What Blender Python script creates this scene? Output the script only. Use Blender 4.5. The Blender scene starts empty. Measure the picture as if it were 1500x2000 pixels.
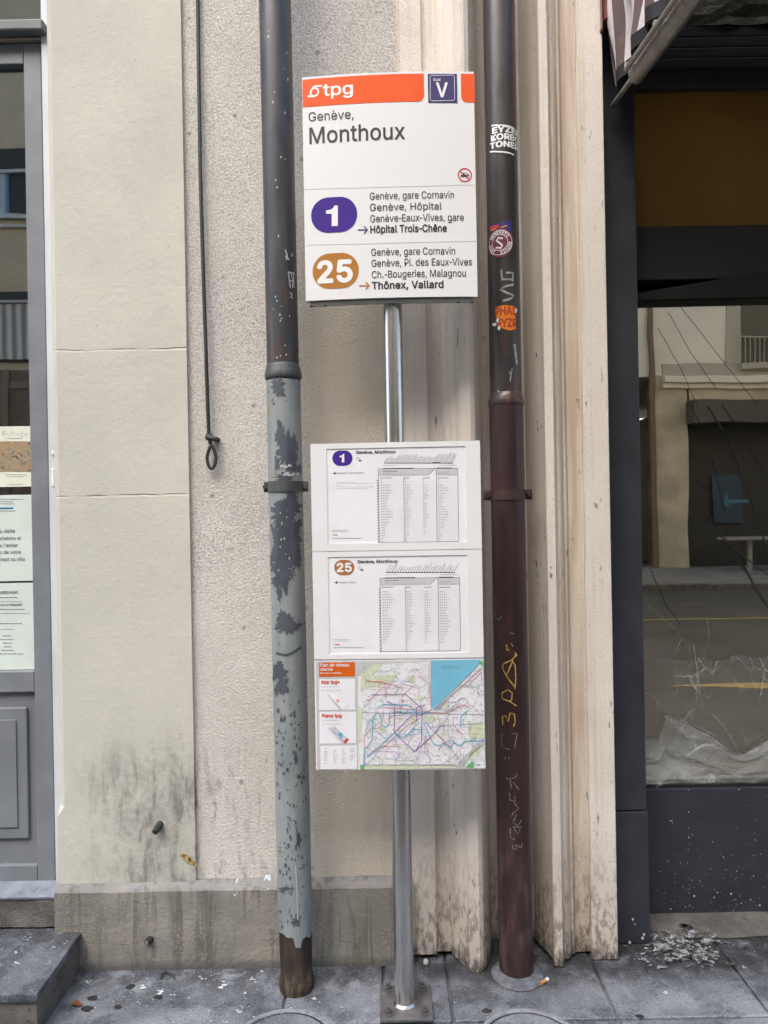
import bpy, bmesh, math, random
from mathutils import Vector, Matrix, noise as mnoise
random.seed(7)
C = bpy.context.scene
COL = C.collection
# ------------------------------------------------------------------ camera, sky, sun, exposure
ROLL, F, CAMH = 0.0175, 1387.0, 1.48          # photo is 1500 x 2000 px
cs, sn = math.cos(ROLL), math.sin(ROLL)
cam = bpy.data.cameras.new('camera'); camo = bpy.data.objects.new('camera', cam); COL.objects.link(camo)
cam.sensor_fit = 'VERTICAL'; cam.sensor_height = 36; cam.lens = 36 * F / 2000; cam.clip_start = .05; cam.clip_end = 500
camo.matrix_world = Matrix(((cs, sn, 0, 0), (0, 0, -1, 0), (-sn, cs, 0, CAMH), (0, 0, 0, 1)))
C.camera = camo
W = bpy.data.worlds.new('World'); C.world = W; W.use_nodes = True
SUN = Vector((-0.30, -0.58, 0.74)).normalized()
sky = W.node_tree.nodes.new('ShaderNodeTexSky'); sky.sky_type = 'NISHITA'; sky.sun_disc = False
sky.sun_elevation = math.asin(SUN.z); sky.sun_rotation = math.atan2(SUN.x, SUN.y)
sky.air_density = 1.0; sky.dust_density = 3.5; sky.ozone_density = 1.0
bg = W.node_tree.nodes['Background']; W.node_tree.links.new(sky.outputs[0], bg.inputs[0]); bg.inputs[1].default_value = 0.15
sl = bpy.data.lights.new('sun', 'SUN'); so = bpy.data.objects.new('sun', sl); COL.objects.link(so)
sl.energy = 1.0; sl.angle = math.radians(60); sl.color = (1, .985, .95); so.location = (-4, -4, 20)
so.rotation_euler = (-SUN).to_track_quat('-Z', 'Y').to_euler()
C.view_settings.view_transform = 'Standard'; C.view_settings.look = 'None'
C.view_settings.exposure = 1.5; C.view_settings.gamma = 1.0
C.cycles.max_bounces = 10; C.cycles.transparent_max_bounces = 24; C.cycles.caustics_reflective = False

# ------------------------------------------------------------------ photo measure -> real place
def rd(px, py):
    dx, dy = px - 750, py - 1000
    return dx * cs - dy * sn, dx * sn + dy * cs
def P(px, py, Y):
    r, d = rd(px, py); return Vector((r * Y / F, Y, CAMH - d * Y / F))
def PX(px, py, Y): return P(px, py, Y).x
def PZ(px, py, Y): return P(px, py, Y).z
def G(px, py, z=0.0):                          # point on the ground
    r, d = rd(px, py); Y = (CAMH - z) * F / d; return Vector((r * Y / F, Y, z))
def MIR(px, py, plane, Y):                     # what a pane at depth `plane` mirrors, standing at depth Y
    r, d = rd(px, py); V = 2 * plane - Y; return Vector((r * V / F, Y, CAMH - d * V / F))

# ------------------------------------------------------------------ materials
class Mt:
    def __init__(s, name):
        s.m = bpy.data.materials.new(name); s.m.use_nodes = True; s.t = s.m.node_tree
        s.b = s.t.nodes['Principled BSDF']; s.out = s.t.nodes['Material Output']; s._pos = None
    def n(s, typ, **kw):
        x = s.t.nodes.new('ShaderNode' + typ)
        for k, v in kw.items(): setattr(x, k, v)
        return x
    def put(s, sock, v):
        if isinstance(v, bpy.types.NodeSocket): s.t.links.new(v, sock)
        elif isinstance(v, (tuple, list)) and len(v) == 3 and sock.type == 'RGBA': sock.default_value = (*v, 1)
        else: sock.default_value = v
    def pos(s):
        if s._pos is None: s._pos = s.n('NewGeometry').outputs['Position']
        return s._pos
    def xyz(s):
        k = s.n('SeparateXYZ'); s.put(k.inputs[0], s.pos()); return k.outputs
    def scale(s, v, sc):
        k = s.n('VectorMath', operation='MULTIPLY'); s.put(k.inputs[0], v); k.inputs[1].default_value = sc; return k.outputs[0]
    def noise(s, sc, det=4, rough=.55, vec=None, dist=0):
        k = s.n('TexNoise'); s.put(k.inputs['Vector'], vec or s.pos())
        k.inputs['Scale'].default_value = sc; k.inputs['Detail'].default_value = det
        k.inputs['Roughness'].default_value = rough; k.inputs['Distortion'].default_value = dist; return k.outputs['Fac']
    def vor(s, sc, vec=None, feat='F1'):
        k = s.n('TexVoronoi', feature=feat); s.put(k.inputs['Vector'], vec or s.pos()); k.inputs['Scale'].default_value = sc
        return k.outputs['Distance']
    def mr(s, v, a, b, c=0., d=1., smooth=True):
        k = s.n('MapRange'); k.interpolation_type = 'SMOOTHSTEP' if smooth else 'LINEAR'
        s.put(k.inputs[0], v)
        for i, q in enumerate((a, b, c, d)): k.inputs[i + 1].default_value = q
        return k.outputs[0]
    def ma(s, op, a, b=0.):
        k = s.n('Math', operation=op); s.put(k.inputs[0], a); s.put(k.inputs[1], b); return k.outputs[0]
    def mul(s, *v):
        r = v[0]
        for q in v[1:]: r = s.ma('MULTIPLY', r, q)
        return r
    def mix(s, f, a, b):
        k = s.n('Mix', data_type='RGBA'); s.put(k.inputs[0], f); s.put(k.inputs[6], a); s.put(k.inputs[7], b); return k.outputs[2]
    def bump(s, h, dist, strength=1., nrm=None):
        k = s.n('Bump'); k.inputs['Strength'].default_value = strength; k.inputs['Distance'].default_value = dist
        s.put(k.inputs['Height'], h)
        if nrm is not None: s.put(k.inputs['Normal'], nrm)
        return k.outputs[0]
    def fin(s, col=None, rough=None, nrm=None, metal=None, spec=None):
        if col is not None: s.put(s.b.inputs['Base Color'], col)
        if rough is not None: s.put(s.b.inputs['Roughness'], rough)
        if nrm is not None: s.put(s.b.inputs['Normal'], nrm)
        if metal is not None: s.put(s.b.inputs['Metallic'], metal)
        if spec is not None: s.put(s.b.inputs['Specular IOR Level'], spec)
        return s.m
def paint(name, col, rough=.5, var=.12, vs=30, bump=0, bs=200, metal=0, spec=.5, rv=.08):
    m = Mt(name); n = m.noise(vs, 5)
    c = m.mix(m.mr(n, .3, .7), tuple(q * (1 - var) for q in col), tuple(min(1, q * (1 + var)) for q in col))
    r = m.mr(m.noise(vs * 2, 3), .3, .7, max(0, rough - rv), min(1, rough + rv))
    nr = m.bump(m.noise(bs, 3), bump) if bump else None
    return m.fin(c, r, nr, metal, spec)
def ink(name, col, rough=.4): return paint(name, col, rough, .04, 15, rv=.012)

def stucco_smooth():
    m = Mt('smooth_stucco'); x, y, z = m.xyz()
    big = m.noise(2.5, 4); mid = m.noise(11, 5)
    c = m.mix(m.mr(big, .3, .7), (.615, .608, .535), (.552, .548, .483))
    c = m.mix(m.mul(m.mr(mid, .55, .8), .5), c, (.49, .49, .43))
    # splash dirt near the foot, running down
    st = m.noise(1, 7, .65, m.scale(m.pos(), (26, 26, 6)), .5); st2 = m.noise(7, 6, .65)
    low = m.mul(m.mr(z, .84, .52), m.mr(x, -1.12, -.80))
    c = m.mix(m.mul(m.mr(st, .44, .62), m.mr(st2, .38, .58), low, .8), c, (.15, .145, .13))
    c = m.mix(m.mul(m.mr(st2, .32, .62), m.mr(m.noise(55, 5, .65), .35, .6, .4, 1.), low, .6), c, (.25, .245, .22))
    sp = m.noise(70, 3); c = m.mix(m.mul(m.mr(sp, .70, .76), .6), c, (.22, .2, .17))
    wob = m.ma('MULTIPLY', m.ma('SUBTRACT', m.noise(9, 3), .5), .012)
    zz = m.ma('ADD', z, wob); g = 0.
    h = m.noise(45, 5, .6); gr = None
    for q in GROOVES:
        d = m.mr(m.ma('ABSOLUTE', m.ma('SUBTRACT', zz, q)), .0012, .0045, 1., 0.)
        gr = d if gr is None else m.ma('MAXIMUM', gr, d)
    gr = m.mul(gr, m.mr(m.noise(14, 2), .35, .6, .1, .8))
    c = m.mix(m.mul(gr, .14), c, (.25, .24, .21))
    n1 = m.bump(h, .0019); n2 = m.bump(m.noise(150, 4, .6), .0010, 1, n1)
    n3 = m.bump(m.ma('MULTIPLY', gr, -1.), .0025, 1, n2)
    return m.fin(c, .85, n3, 0, .25)
def stucco_rough():
    m = Mt('rough_stucco'); x, y, z = m.xyz()
    big = m.noise(2.1, 5); c = m.mix(m.mr(big, .3, .7), (.72, .695, .645), (.63, .605, .555))
    g = m.noise(170, 3, .65)
    amt = m.mul(m.mr(m.noise(5, 4), .25, .75, .45, 1.), m.mr(z, .9, 1.5, .32, 1.))
    g2 = m.noise(95, 3, .6); c = m.mix(m.mul(m.mr(g, .47, .60), amt, .62), c, (.19, .185, .18)); c = m.mix(m.mul(m.mr(g2, .56, .66), amt, .3), c, (.14, .135, .13))
    soot = m.noise(1, 7, .65, m.scale(m.pos(), (26, 26, 6)), .4)
    low = m.mul(m.mr(z, .95, .5), m.mr(x, -.36, -.58, .45, 1.))
    c = m.mix(m.mul(m.mr(soot, .45, .66), m.mr(m.noise(60, 4, .65), .36, .6, .35, 1.), low, .75), c, (.16, .145, .13))
    blot = m.vor(9); c = m.mix(m.mul(m.mr(blot, .05, .09, 1., 0.), .6), c, (.16, .14, .13))
    # the stretch between the pipes is more yellow, fading out higher up
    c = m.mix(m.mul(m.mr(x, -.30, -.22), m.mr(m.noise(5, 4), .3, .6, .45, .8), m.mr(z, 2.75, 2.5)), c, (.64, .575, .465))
    n1 = m.bump(m.noise(130, 4, .6), .0045); n2 = m.bump(m.noise(28, 3), .002, .8, n1)
    return m.fin(c, .92, n2, 0, .2)
def plinth_mat():
    m = Mt('cement_plinth'); x, y, z = m.xyz()
    c = m.mix(m.mr(m.noise(5, 5), .3, .7), (.31, .298, .262), (.205, .20, .178))
    st = m.noise(1, 5, .6, m.scale(m.pos(), (30, 30, 3)), .6)
    c = m.mix(m.mul(m.mr(st, .48, .66), .6), c, (.095, .092, .085))
    fl = m.mul(m.mr(m.noise(130, 4), .48, .62), m.mr(m.noise(7, 4), .44, .62), m.mr(z, .18, .10))
    c = m.mix(m.mul(fl, .8), c, (.40, .35, .27))
    c = m.mix(m.mul(m.mr(z, .252, .26), m.mr(m.noise(25, 5), .35, .6), .6), c, (.26, .27, .285)); foot = m.mr(z, .045, .005); c = m.mix(m.mul(foot, .7), c, (.09, .09, .095))
    cr = m.mul(m.mr(m.vor(5, None, 'DISTANCE_TO_EDGE'), 0., .006, 1., 0.), m.mr(m.noise(3, 2), .5, .6))
    c = m.mix(m.mul(cr, .7), c, (.06, .06, .055))
    n = m.bump(m.noise(60, 5, .6), .004); return m.fin(c, .88, n, 0, .25)
def stone_mat():
    m = Mt('pale_limestone'); x, y, z = m.xyz()
    c = m.mix(m.mr(m.noise(3, 5), .3, .7), (.79, .74, .675), (.71, .655, .585))
    run = m.noise(1, 4, .6, m.scale(m.pos(), (45, 45, 1.2)))
    c = m.mix(m.mul(m.mr(run, .5, .72), .55), c, (.60, .49, .38))
    sp = m.noise(210, 3); c = m.mix(m.mul(m.mr(sp, .60, .70), .5), c, (.22, .19, .16))
    bro = m.mul(m.mr(x, PX(1082, 1000, 2.33), PX(1092, 1000, 2.33)), m.mr(x, PX(1142, 1000, 2.33), PX(1138, 1000, 2.34))); c = m.mix(m.mul(bro, m.mr(m.noise(1, 4, .6, m.scale(m.pos(), (40, 40, 2.5))), .35, .65, .25, .8)), c, (.50, .40, .30))
    bs = m.noise(1, 5, .65, m.scale(m.pos(), (70, 70, 22))); gate = m.mr(m.noise(1, 3, .5, m.scale(m.pos(), (28, 28, 3.5))), .53, .64)
    c = m.mix(m.mul(m.mr(bs, .58, .68), gate, .9), c, (.06, .05, .042))
    low = m.mr(z, .48, .02); d = m.noise(1, 7, .7, m.scale(m.pos(), (60, 60, 24)))
    c = m.mix(m.mul(low, .38), c, (.36, .30, .23)); c = m.mix(m.mul(low, m.mr(d, .46, .60), .75), c, (.15, .125, .10))
    foot = m.mr(z, .07, 0.); c = m.mix(m.mul(foot, m.mr(d, .3, .55), .8), c, (.05, .045, .04))
    jz = None
    for q in (PZ(1170, 1680, 2.33),):
        jz = m.mr(m.ma('ABSOLUTE', m.ma('SUBTRACT', z, q)), .0008, .002, 1., 0.)
    c = m.mix(m.mul(jz, m.mr(x, .5, .55), m.mr(m.noise(20, 2), .4, .6), .4), c, (.25, .21, .17))
    n1 = m.bump(m.noise(160, 4, .6), .0022); n2 = m.bump(m.noise(14, 4), .003, 1, n1)
    return m.fin(c, .85, n2, 0, .25)
def pavement_mat():
    m = Mt('stone_pavement'); x, y, z = m.xyz()
    c = m.mix(m.mr(m.noise(6, 6, .6), .3, .7), (.195, .215, .25), (.32, .345, .385))
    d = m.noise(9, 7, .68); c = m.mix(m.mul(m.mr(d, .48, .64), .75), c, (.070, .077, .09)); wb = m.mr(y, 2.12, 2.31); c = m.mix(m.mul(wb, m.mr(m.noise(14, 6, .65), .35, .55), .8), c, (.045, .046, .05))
    p = m.noise(13, 7, .68, None, .6); c = m.mix(m.mul(m.mr(p, .53, .66), .6), c, (.38, .41, .455))
    g = m.noise(420, 2); c = m.mix(m.mul(m.mr(g, .45, .65), .5), c, (.05, .055, .06)); g3 = m.noise(140, 4, .65); c = m.mix(m.mul(m.mr(g3, .52, .64), .45), c, (.07, .075, .085)); c = m.mix(m.mul(m.mr(g3, .46, .36), .4), c, (.36, .38, .42))
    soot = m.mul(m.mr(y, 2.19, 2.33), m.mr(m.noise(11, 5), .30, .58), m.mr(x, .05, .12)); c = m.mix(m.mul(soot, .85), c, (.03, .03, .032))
    k = m.n('TexWave', wave_type='BANDS', bands_direction='Y'); m.put(k.inputs['Vector'], m.scale(m.pos(), (1, 1, 1)))
    k.inputs['Scale'].default_value = 58; k.inputs['Distortion'].default_value = 1.2; k.inputs['Detail'].default_value = 2
    k2 = m.n('TexWave', wave_type='BANDS', bands_direction='X'); k2.inputs['Scale'].default_value = 58; m.put(k2.inputs['Vector'], m.pos())
    k2.inputs['Distortion'].default_value = 1.2
    rib = m.mul(k.outputs['Fac'], k2.outputs['Fac'])
    rg = m.mr(m.noise(4, 3), .38, .58)
    c = m.mix(m.mul(rib, rg, .5), c, (.04, .045, .055))
    n1 = m.bump(m.mul(rib, rg), -.0025) if False else m.bump(m.ma('MULTIPLY', m.mul(rib, rg), -1.), .003)
    n2 = m.bump(m.noise(160, 5, .65), .004, 1, n1)
    return m.fin(c, m.mr(d, .3, .7, .45, .75), n2, 0, .4)
def concrete_mat():
    m = Mt('brown_concrete')
    c = m.mix(m.mr(m.noise(9, 6, .65), .3, .7), (.075, .071, .066), (.165, .152, .138))
    c = m.mix(m.mul(m.mr(m.noise(40, 4), .58, .7), .7), c, (.05, .05, .05))
    c = m.mix(m.mul(m.mr(m.noise(300, 2), .6, .7), .5), c, (.36, .33, .3))
    return m.fin(c, .8, m.bump(m.noise(120, 5), .003))
def pipe_mat(name, a, b, rough, sp=.5, rust=None, chip=None, vertical=True):
    m = Mt(name)
    n = m.noise(1, 5, .6, m.scale(m.pos(), (22, 22, 5) if vertical else (20, 20, 20)))
    c = m.mix(m.mr(n, .35, .65), a, b)
    if rust:
        col, z0, z1 = rust; x, y, z = m.xyz()
        c = m.mix(m.mul(m.mr(m.noise(1, 5, .6, m.scale(m.pos(), (30, 30, 9))), .48, .66), m.mr(z, z0, z1), .8), c, col)
    if chip:
        col, th, s_ = chip
        c = m.mix(m.mr(m.noise(1, 4, .6, m.scale(m.pos(), (s_, s_, s_ * .7)), .5), th, th + .012), c, col)
    r = m.mr(m.noise(12, 3), .3, .7, rough - .02, rough + .06)
    return m.fin(c, r, m.bump(m.noise(1, 4, .6, m.scale(m.pos(), (50, 50, 20))), .0002), 0, sp)
def glass_mat(name, tint, refl, rcol):
    m = Mt(name); t = m.n('BsdfTransparent'); t.inputs[0].default_value = (*tint, 1)
    g = m.n('BsdfGlossy'); g.inputs['Color'].default_value = (*rcol, 1)
    m.put(g.inputs['Roughness'], m.mr(m.noise(6, 4), .4, .7, .0, .012))
    m.put(g.inputs['Normal'], m.bump(m.noise(2.2, 2), .0006))
    k = m.n('MixShader'); m.put(k.inputs[0], m.mr(m.noise(5, 4), .3, .7, refl * .95, refl * 1.05))
    m.t.links.new(t.outputs[0], k.inputs[1]); m.t.links.new(g.outputs[0], k.inputs[2])
    m.t.links.new(k.outputs[0], m.out.inputs[0]); return m.m
def plastic_mat(name, h0, h1):
    m = Mt(name); haze = m.mr(m.noise(4, 5, .6), .38, .7, h0, h1); t = m.n('BsdfTransparent'); d = m.n('BsdfPrincipled')
    d.inputs['Base Color'].default_value = (.72, .76, .74, 1); d.inputs['Roughness'].default_value = .3
    lw = m.n('LayerWeight'); lw.inputs[0].default_value = .35
    f = m.mr(lw.outputs['Facing'], .10, .75, .05, .5)
    wv = m.n('VectorMath', operation='ADD'); nn = m.n('TexNoise'); m.put(nn.inputs['Vector'], m.pos()); nn.inputs['Scale'].default_value = 5
    m.put(wv.inputs[0], m.scale(m.pos(), (1.4, .6, 1.))); m.put(wv.inputs[1], m.scale(nn.outputs['Color'], (.10, .10, .10)))
    r1 = m.mr(m.vor(4.5, wv.outputs[0], 'DISTANCE_TO_EDGE'), 0., .024, 1., 0.); r2 = m.mr(m.vor(13, wv.outputs[0], 'DISTANCE_TO_EDGE'), 0., .05, 1., 0.)
    g1 = m.mr(m.noise(6, 3), .40, .62)
    f = m.ma('MINIMUM', m.ma('ADD', m.ma('ADD', m.mul(f, .8), m.mul(r1, g1, .28)), m.ma('ADD', m.mul(r2, g1, .12), haze)), .85)
    k = m.n('MixShader'); m.put(k.inputs[0], f); m.t.links.new(t.outputs[0], k.inputs[1]); m.t.links.new(d.outputs[0], k.inputs[2])
    m.t.links.new(k.outputs[0], m.out.inputs[0]); return m.m
def awning_mat():
    m = Mt('striped_awning_fabric'); x, y, z = m.xyz()
    s_ = m.ma('SUBTRACT', m.ma('ADD', y, m.ma('MULTIPLY', m.ma('SINE', m.ma('MULTIPLY', z, 17.)), .007)), .042)
    f = m.ma('FRACT', m.ma('DIVIDE', s_, .078)); k = m.mr(m.ma('ABSOLUTE', m.ma('SUBTRACT', f, .5)), .243, .257)
    c = m.mix(k, (.13, .095, .09), (.62, .57, .58))
    c = m.mix(m.mul(m.mr(m.noise(8, 5), .5, .75), .35), c, (.3, .28, .26))
    return m.fin(c, .7, m.bump(m.noise(14, 3), .006), 0, .3)
def steel_mat():
    m = Mt('brushed_steel')
    st = m.noise(1, 3, .6, m.scale(m.pos(), (160, 160, 1.2)))
    c = m.mix(m.mr(st, .3, .7), (.67, .655, .63), (.71, .695, .67))
    c = m.mix(m.mul(m.mr(m.noise(1, 5, .6, m.scale(m.pos(), (40, 40, 12))), .6, .74), .5), c, (.38, .33, .27))
    return m.fin(c, m.mr(st, .3, .7, .22, .28), m.bump(st, .00004), 1., .5)
def emit_mat(name, col, st):
    m = Mt(name); m.b.inputs['Base Color'].default_value = (.01, .01, .01, 1)
    m.b.inputs['Emission Color'].default_value = (*col, 1); m.put(m.b.inputs['Emission Strength'], m.mr(m.noise(4, 3), .3, .7, st * .6, st)); return m.m

# ------------------------------------------------------------------ mesh building
class MB:
    def __init__(s): s.v = []; s.f = []
    def raw(s, v, f):
        o = len(s.v); s.v += [tuple(q) for q in v]; s.f += [tuple(i + o for i in q) for q in f]; return s
    def bm(s, b):
        b.verts.index_update(); s.raw([q.co for q in b.verts], [[w.index for w in q.verts] for q in b.faces]); b.free(); return s
    def box(s, x0, x1, y0, y1, z0, z1, bev=0., seg=2):
        b = bmesh.new(); bmesh.ops.create_cube(b, size=1)
        for q in b.verts:
            q.co = ((x0 + x1) / 2 + q.co.x * (x1 - x0), (y0 + y1) / 2 + q.co.y * (y1 - y0), (z0 + z1) / 2 + q.co.z * (z1 - z0))
        if bev: bmesh.ops.bevel(b, geom=b.edges[:], offset=bev, segments=seg, affect='EDGES', profile=.5)
        return s.bm(b)
    def prism(s, prof, z0, z1, n=1, fn=None, cap=True):    # closed plan outline, counter-clockwise from above
        k = len(prof); v = []
        for i in range(n + 1):
            z = z0 + (z1 - z0) * i / n
            for j, (x, y) in enumerate(prof): v.append(fn(x, y, z, i, j) if fn else (x, y, z))
        f = [(i * k + j, i * k + (j + 1) % k, (i + 1) * k + (j + 1) % k, (i + 1) * k + j) for i in range(n) for j in range(k)]
        if cap: f += [tuple(range(k))[::-1], tuple(n * k + j for j in range(k))]
        return s.raw(v, f)
    def tube(s, pts, r, n=10, cap=True):
        pts = [Vector(p) for p in pts]; v = []; k = len(pts)
        up = None
        for i, p in enumerate(pts):
            t = (pts[min(i + 1, k - 1)] - pts[max(i - 1, 0)]).normalized()
            if up is None: up = t.orthogonal().normalized()
            up = (up - t * up.dot(t)).normalized(); w = t.cross(up)
            rr = r[i] if isinstance(r, (list, tuple)) else r
            for j in range(n):
                a = 2 * math.pi * j / n; v.append(p + (up * math.cos(a) + w * math.sin(a)) * rr)
        f = [(i * n + j, i * n + (j + 1) % n, (i + 1) * n + (j + 1) % n, (i + 1) * n + j) for i in range(k - 1) for j in range(n)]
        if cap: f += [tuple(range(n))[::-1], tuple((k - 1) * n + j for j in range(n))]
        return s.raw(v, f)
    def lathe(s, axis, prof, n=40):                        # axis(z) -> (x, y); prof: (r, z)
        v = []; k = len(prof)
        for r, z in prof:
            x, y = axis(z)
            for j in range(n):
                a = 2 * math.pi * j / n; v.append((x + r * math.cos(a), y + r * math.sin(a), z))
        f = [(i * n + j, i * n + (j + 1) % n, (i + 1) * n + (j + 1) % n, (i + 1) * n + j) for i in range(k - 1) for j in range(n)]
        if prof[0][1] > prof[-1][1]: f = [q[::-1] for q in f]
        return s.raw(v, f)
    def grid(s, nu, nv, fn):
        v = [fn(i / nu, j / nv) for j in range(nv + 1) for i in range(nu + 1)]; k = nu + 1
        return s.raw(v, [(j * k + i, j * k + i + 1, (j + 1) * k + i + 1, (j + 1) * k + i) for j in range(nv) for i in range(nu)])
    def build(s, name, m, parent=None, smooth=False, loc=None, label=None, angle=35):
        L = Vector(loc) if loc is not None else (wl(parent) if parent else Vector((0, 0, 0)))
        me = bpy.data.meshes.new(name); me.from_pydata([Vector(q) - L for q in s.v], [], s.f); me.update()
        me.materials.append(m)
        o = bpy.data.objects.new(name, me); COL.objects.link(o)
        if parent: o.parent = parent
        else: o.location = L
        if smooth:
            me.shade_smooth(); me.set_sharp_from_angle(angle=math.radians(angle))
        if label: o['label'] = label
        return o
def wl(o):
    L = Vector((0, 0, 0))
    while o: L += o.location; o = o.parent
    return L
def thing(name, label, cat, loc, group=None):
    o = bpy.data.objects.new(name, None); COL.objects.link(o); o.location = loc; o.empty_display_size = .1
    o['label'] = label; o['category'] = cat
    if group: o['group'] = group
    return o
def tag(o, label, cat, group=None):
    o['label'] = label; o['category'] = cat
    if group: o['group'] = group
    return o
def setting(o, kind='structure'): o['kind'] = kind; return o

# ------------------------------------------------------------------ printing on boards, pipes, panes
class Board:
    def __init__(s, cx, Y0, yaw=0., sag=0., w=.5, stepw=.02): s.cx, s.Y0, s.yaw, s.sag, s.w, s.step = cx, Y0, yaw, sag, w, stepw
    def at(s, u, z, off=0.):
        y = -s.sag * (1 - (2 * u / s.w) ** 2) - off
        return Vector((s.cx + u * math.cos(s.yaw) + y * math.sin(s.yaw), s.Y0 - u * math.sin(s.yaw) + y * math.cos(s.yaw), z))
    def inv(s, px, py):
        Y = s.Y0
        for _ in range(5):
            p = P(px, py, Y); u = (p.x - s.cx) / math.cos(s.yaw); Y = s.at(u, 0).y
        return u, p.z
class Pipe:
    step = .004
    def __init__(s, axis, r): s.ax, s.r = axis, r
    def at(s, u, z, off=0.):
        x, y = s.ax(z); a = u / s.r; return Vector((x + (s.r + off) * math.sin(a), y - (s.r + off) * math.cos(a), z))
    def inv(s, px, py):
        Y = s.ax(1)[1] - s.r
        for _ in range(8):
            p = P(px, py, Y); x, y = s.ax(p.z); t = max(-.97, min(.97, (p.x - x) / s.r)); Y = y - s.r * math.sqrt(1 - t * t)
        return s.r * math.asin(t), p.z
_tc = {}
try: FONT = bpy.data.fonts.load(bpy.utils.system_resource('DATAFILES', path='fonts') + '/Inter.woff2')
except Exception: FONT = None
def text_mesh(t, bold):
    k = (t, bold)
    if k not in _tc:
        cu = bpy.data.curves.new('t', 'FONT'); cu.body = t; cu.resolution_u = 3
        if FONT: cu.font = FONT
        cu.space_character = 1 + bold * .8; cu.fill_mode = 'FRONT'
        for i, ch in enumerate(t):
            if FONT and i and (ch == '-' or t[i - 1] == '-'): cu.body_format[i - 1].kerning = -9
        o = bpy.data.objects.new('t', cu); COL.objects.link(o)
        me = bpy.data.meshes.new_from_object(o.evaluated_get(bpy.context.evaluated_depsgraph_get()))
        v = [(q.co.x, q.co.y) for q in me.vertices]; f = [tuple(q.vertices) for q in me.polygons]
        bpy.data.objects.remove(o); bpy.data.curves.remove(cu); bpy.data.meshes.remove(me); _tc[k] = (v, f)
    return _tc[k]
PI = math.pi
def _cap(bold):
    v, _ = text_mesh('H', bold); return max(q[1] for q in v)
class Ink(MB):
    def __init__(s, surf, off): super().__init__(); s.s, s.off = surf, off
    def uv(s, px, py): return s.s.inv(px, py)
    def flat(s, v2, f):                                     # 2-D faces (u, z) cut fine and wrapped on the surface
        b = bmesh.new(); vs = [b.verts.new((u, z, 0)) for u, z in v2]
        for q in f:
            try: b.faces.new([vs[i] for i in q])
            except ValueError: pass
        b.normal_update()
        big = [q for q in b.faces if len(q.verts) > 4]
        if big: bmesh.ops.triangulate(b, faces=big, ngon_method='EAR_CLIP')
        us = [q[0] for q in v2]; a, e = min(us), max(us); st = s.s.step
        if e - a > st * 1.5:
            for i in range(math.ceil(a / st), math.floor(e / st) + 1):
                bmesh.ops.bisect_plane(b, geom=b.verts[:] + b.edges[:] + b.faces[:], plane_co=(i * st, 0, 0), plane_no=(1, 0, 0))
        b.normal_update()
        for q in b.faces:
            if q.normal.z < 0: q.normal_flip()
        for q in b.verts: q.co = s.s.at(q.co.x, q.co.y, s.off)
        return s.bm(b)
    def poly(s, pts): return s.flat([s.uv(*p) for p in pts], [tuple(range(len(pts)))])
    def rrect(s, x0, y0, x1, y1, r=(0, 0, 0, 0), n=6):      # corner radii TL TR BR BL, in px
        (a, t), (b, q) = s.uv(x0, y0), s.uv(x1, y1); k = (b - a) / max(1e-6, (x1 - x0)); pts = []
        for (cx, cy, sx, sy, rr, a0) in ((a, t, 1, -1, r[0], 180), (a, q, 1, 1, r[3], 270), (b, q, -1, 1, r[2], 0), (b, t, -1, -1, r[1], 90)):
            R_ = rr * k
            if R_ <= 0: pts.append((cx, cy)); continue
            ox, oy = cx + sx * R_, cy + sy * R_
            st = {180: 90, 270: 180, 0: 270, 90: 0}[a0]
            for i in range(n + 1):
                g = math.radians(st + 90 * i / n); pts.append((ox + R_ * math.cos(g), oy + R_ * math.sin(g)))
        return s.flat(pts, [tuple(range(len(pts)))])
    def ell(s, cx, cy, rx, ry=None, n=28, p=2.):
        ry = ry or rx; u, z = s.uv(cx, cy); k = abs(s.uv(cx + 1, cy)[0] - u) if not isinstance(s.s, Pipe) else s.s.ax(1)[1] / F
        f = lambda c: math.copysign(abs(c) ** (2 / p), c)
        pts = [(u + rx * k * f(math.cos(2 * math.pi * i / n)), z + ry * k * f(math.sin(2 * math.pi * i / n))) for i in range(n)]
        return s.flat(pts, [tuple(range(n))])
    def ring(s, cx, cy, r, w, n=32):
        u, z = s.uv(cx, cy); k = (s.s.ax(1)[1] if isinstance(s.s, Pipe) else s.s.Y0) / F
        v = []
        for i in range(n):
            c_, s_ = math.cos(2 * math.pi * i / n), math.sin(2 * math.pi * i / n)
            v += [(u + (r - w / 2) * k * c_, z + (r - w / 2) * k * s_), (u + (r + w / 2) * k * c_, z + (r + w / 2) * k * s_)]
        return s.flat(v, [(2 * i, 2 * i + 1, (2 * i + 3) % (2 * n), (2 * i + 2) % (2 * n)) for i in range(n)])
    def line(s, pts, w, closed=False):                      # ribbon of w px along px points
        q = [Vector(s.uv(*p)) for p in pts]; k = (s.s.ax(1)[1] if isinstance(s.s, Pipe) else s.s.Y0) / F * w / 2
        if closed: q.append(q[0])
        v = []; m = len(q)
        for i in range(m):
            t = q[min(i + 1, m - 1)] - q[max(i - 1, 0)]
            if closed and i in (0, m - 1): t = q[1] - q[-2]
            if t.length < 1e-9: t = Vector((1, 0))
            t.normalize(); nrm = Vector((-t.y, t.x)) * k
            v += [tuple(q[i] + nrm), tuple(q[i] - nrm)]
        return s.flat(v, [(2 * i, 2 * i + 1, 2 * i + 3, 2 * i + 2) for i in range(m - 1)])
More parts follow.
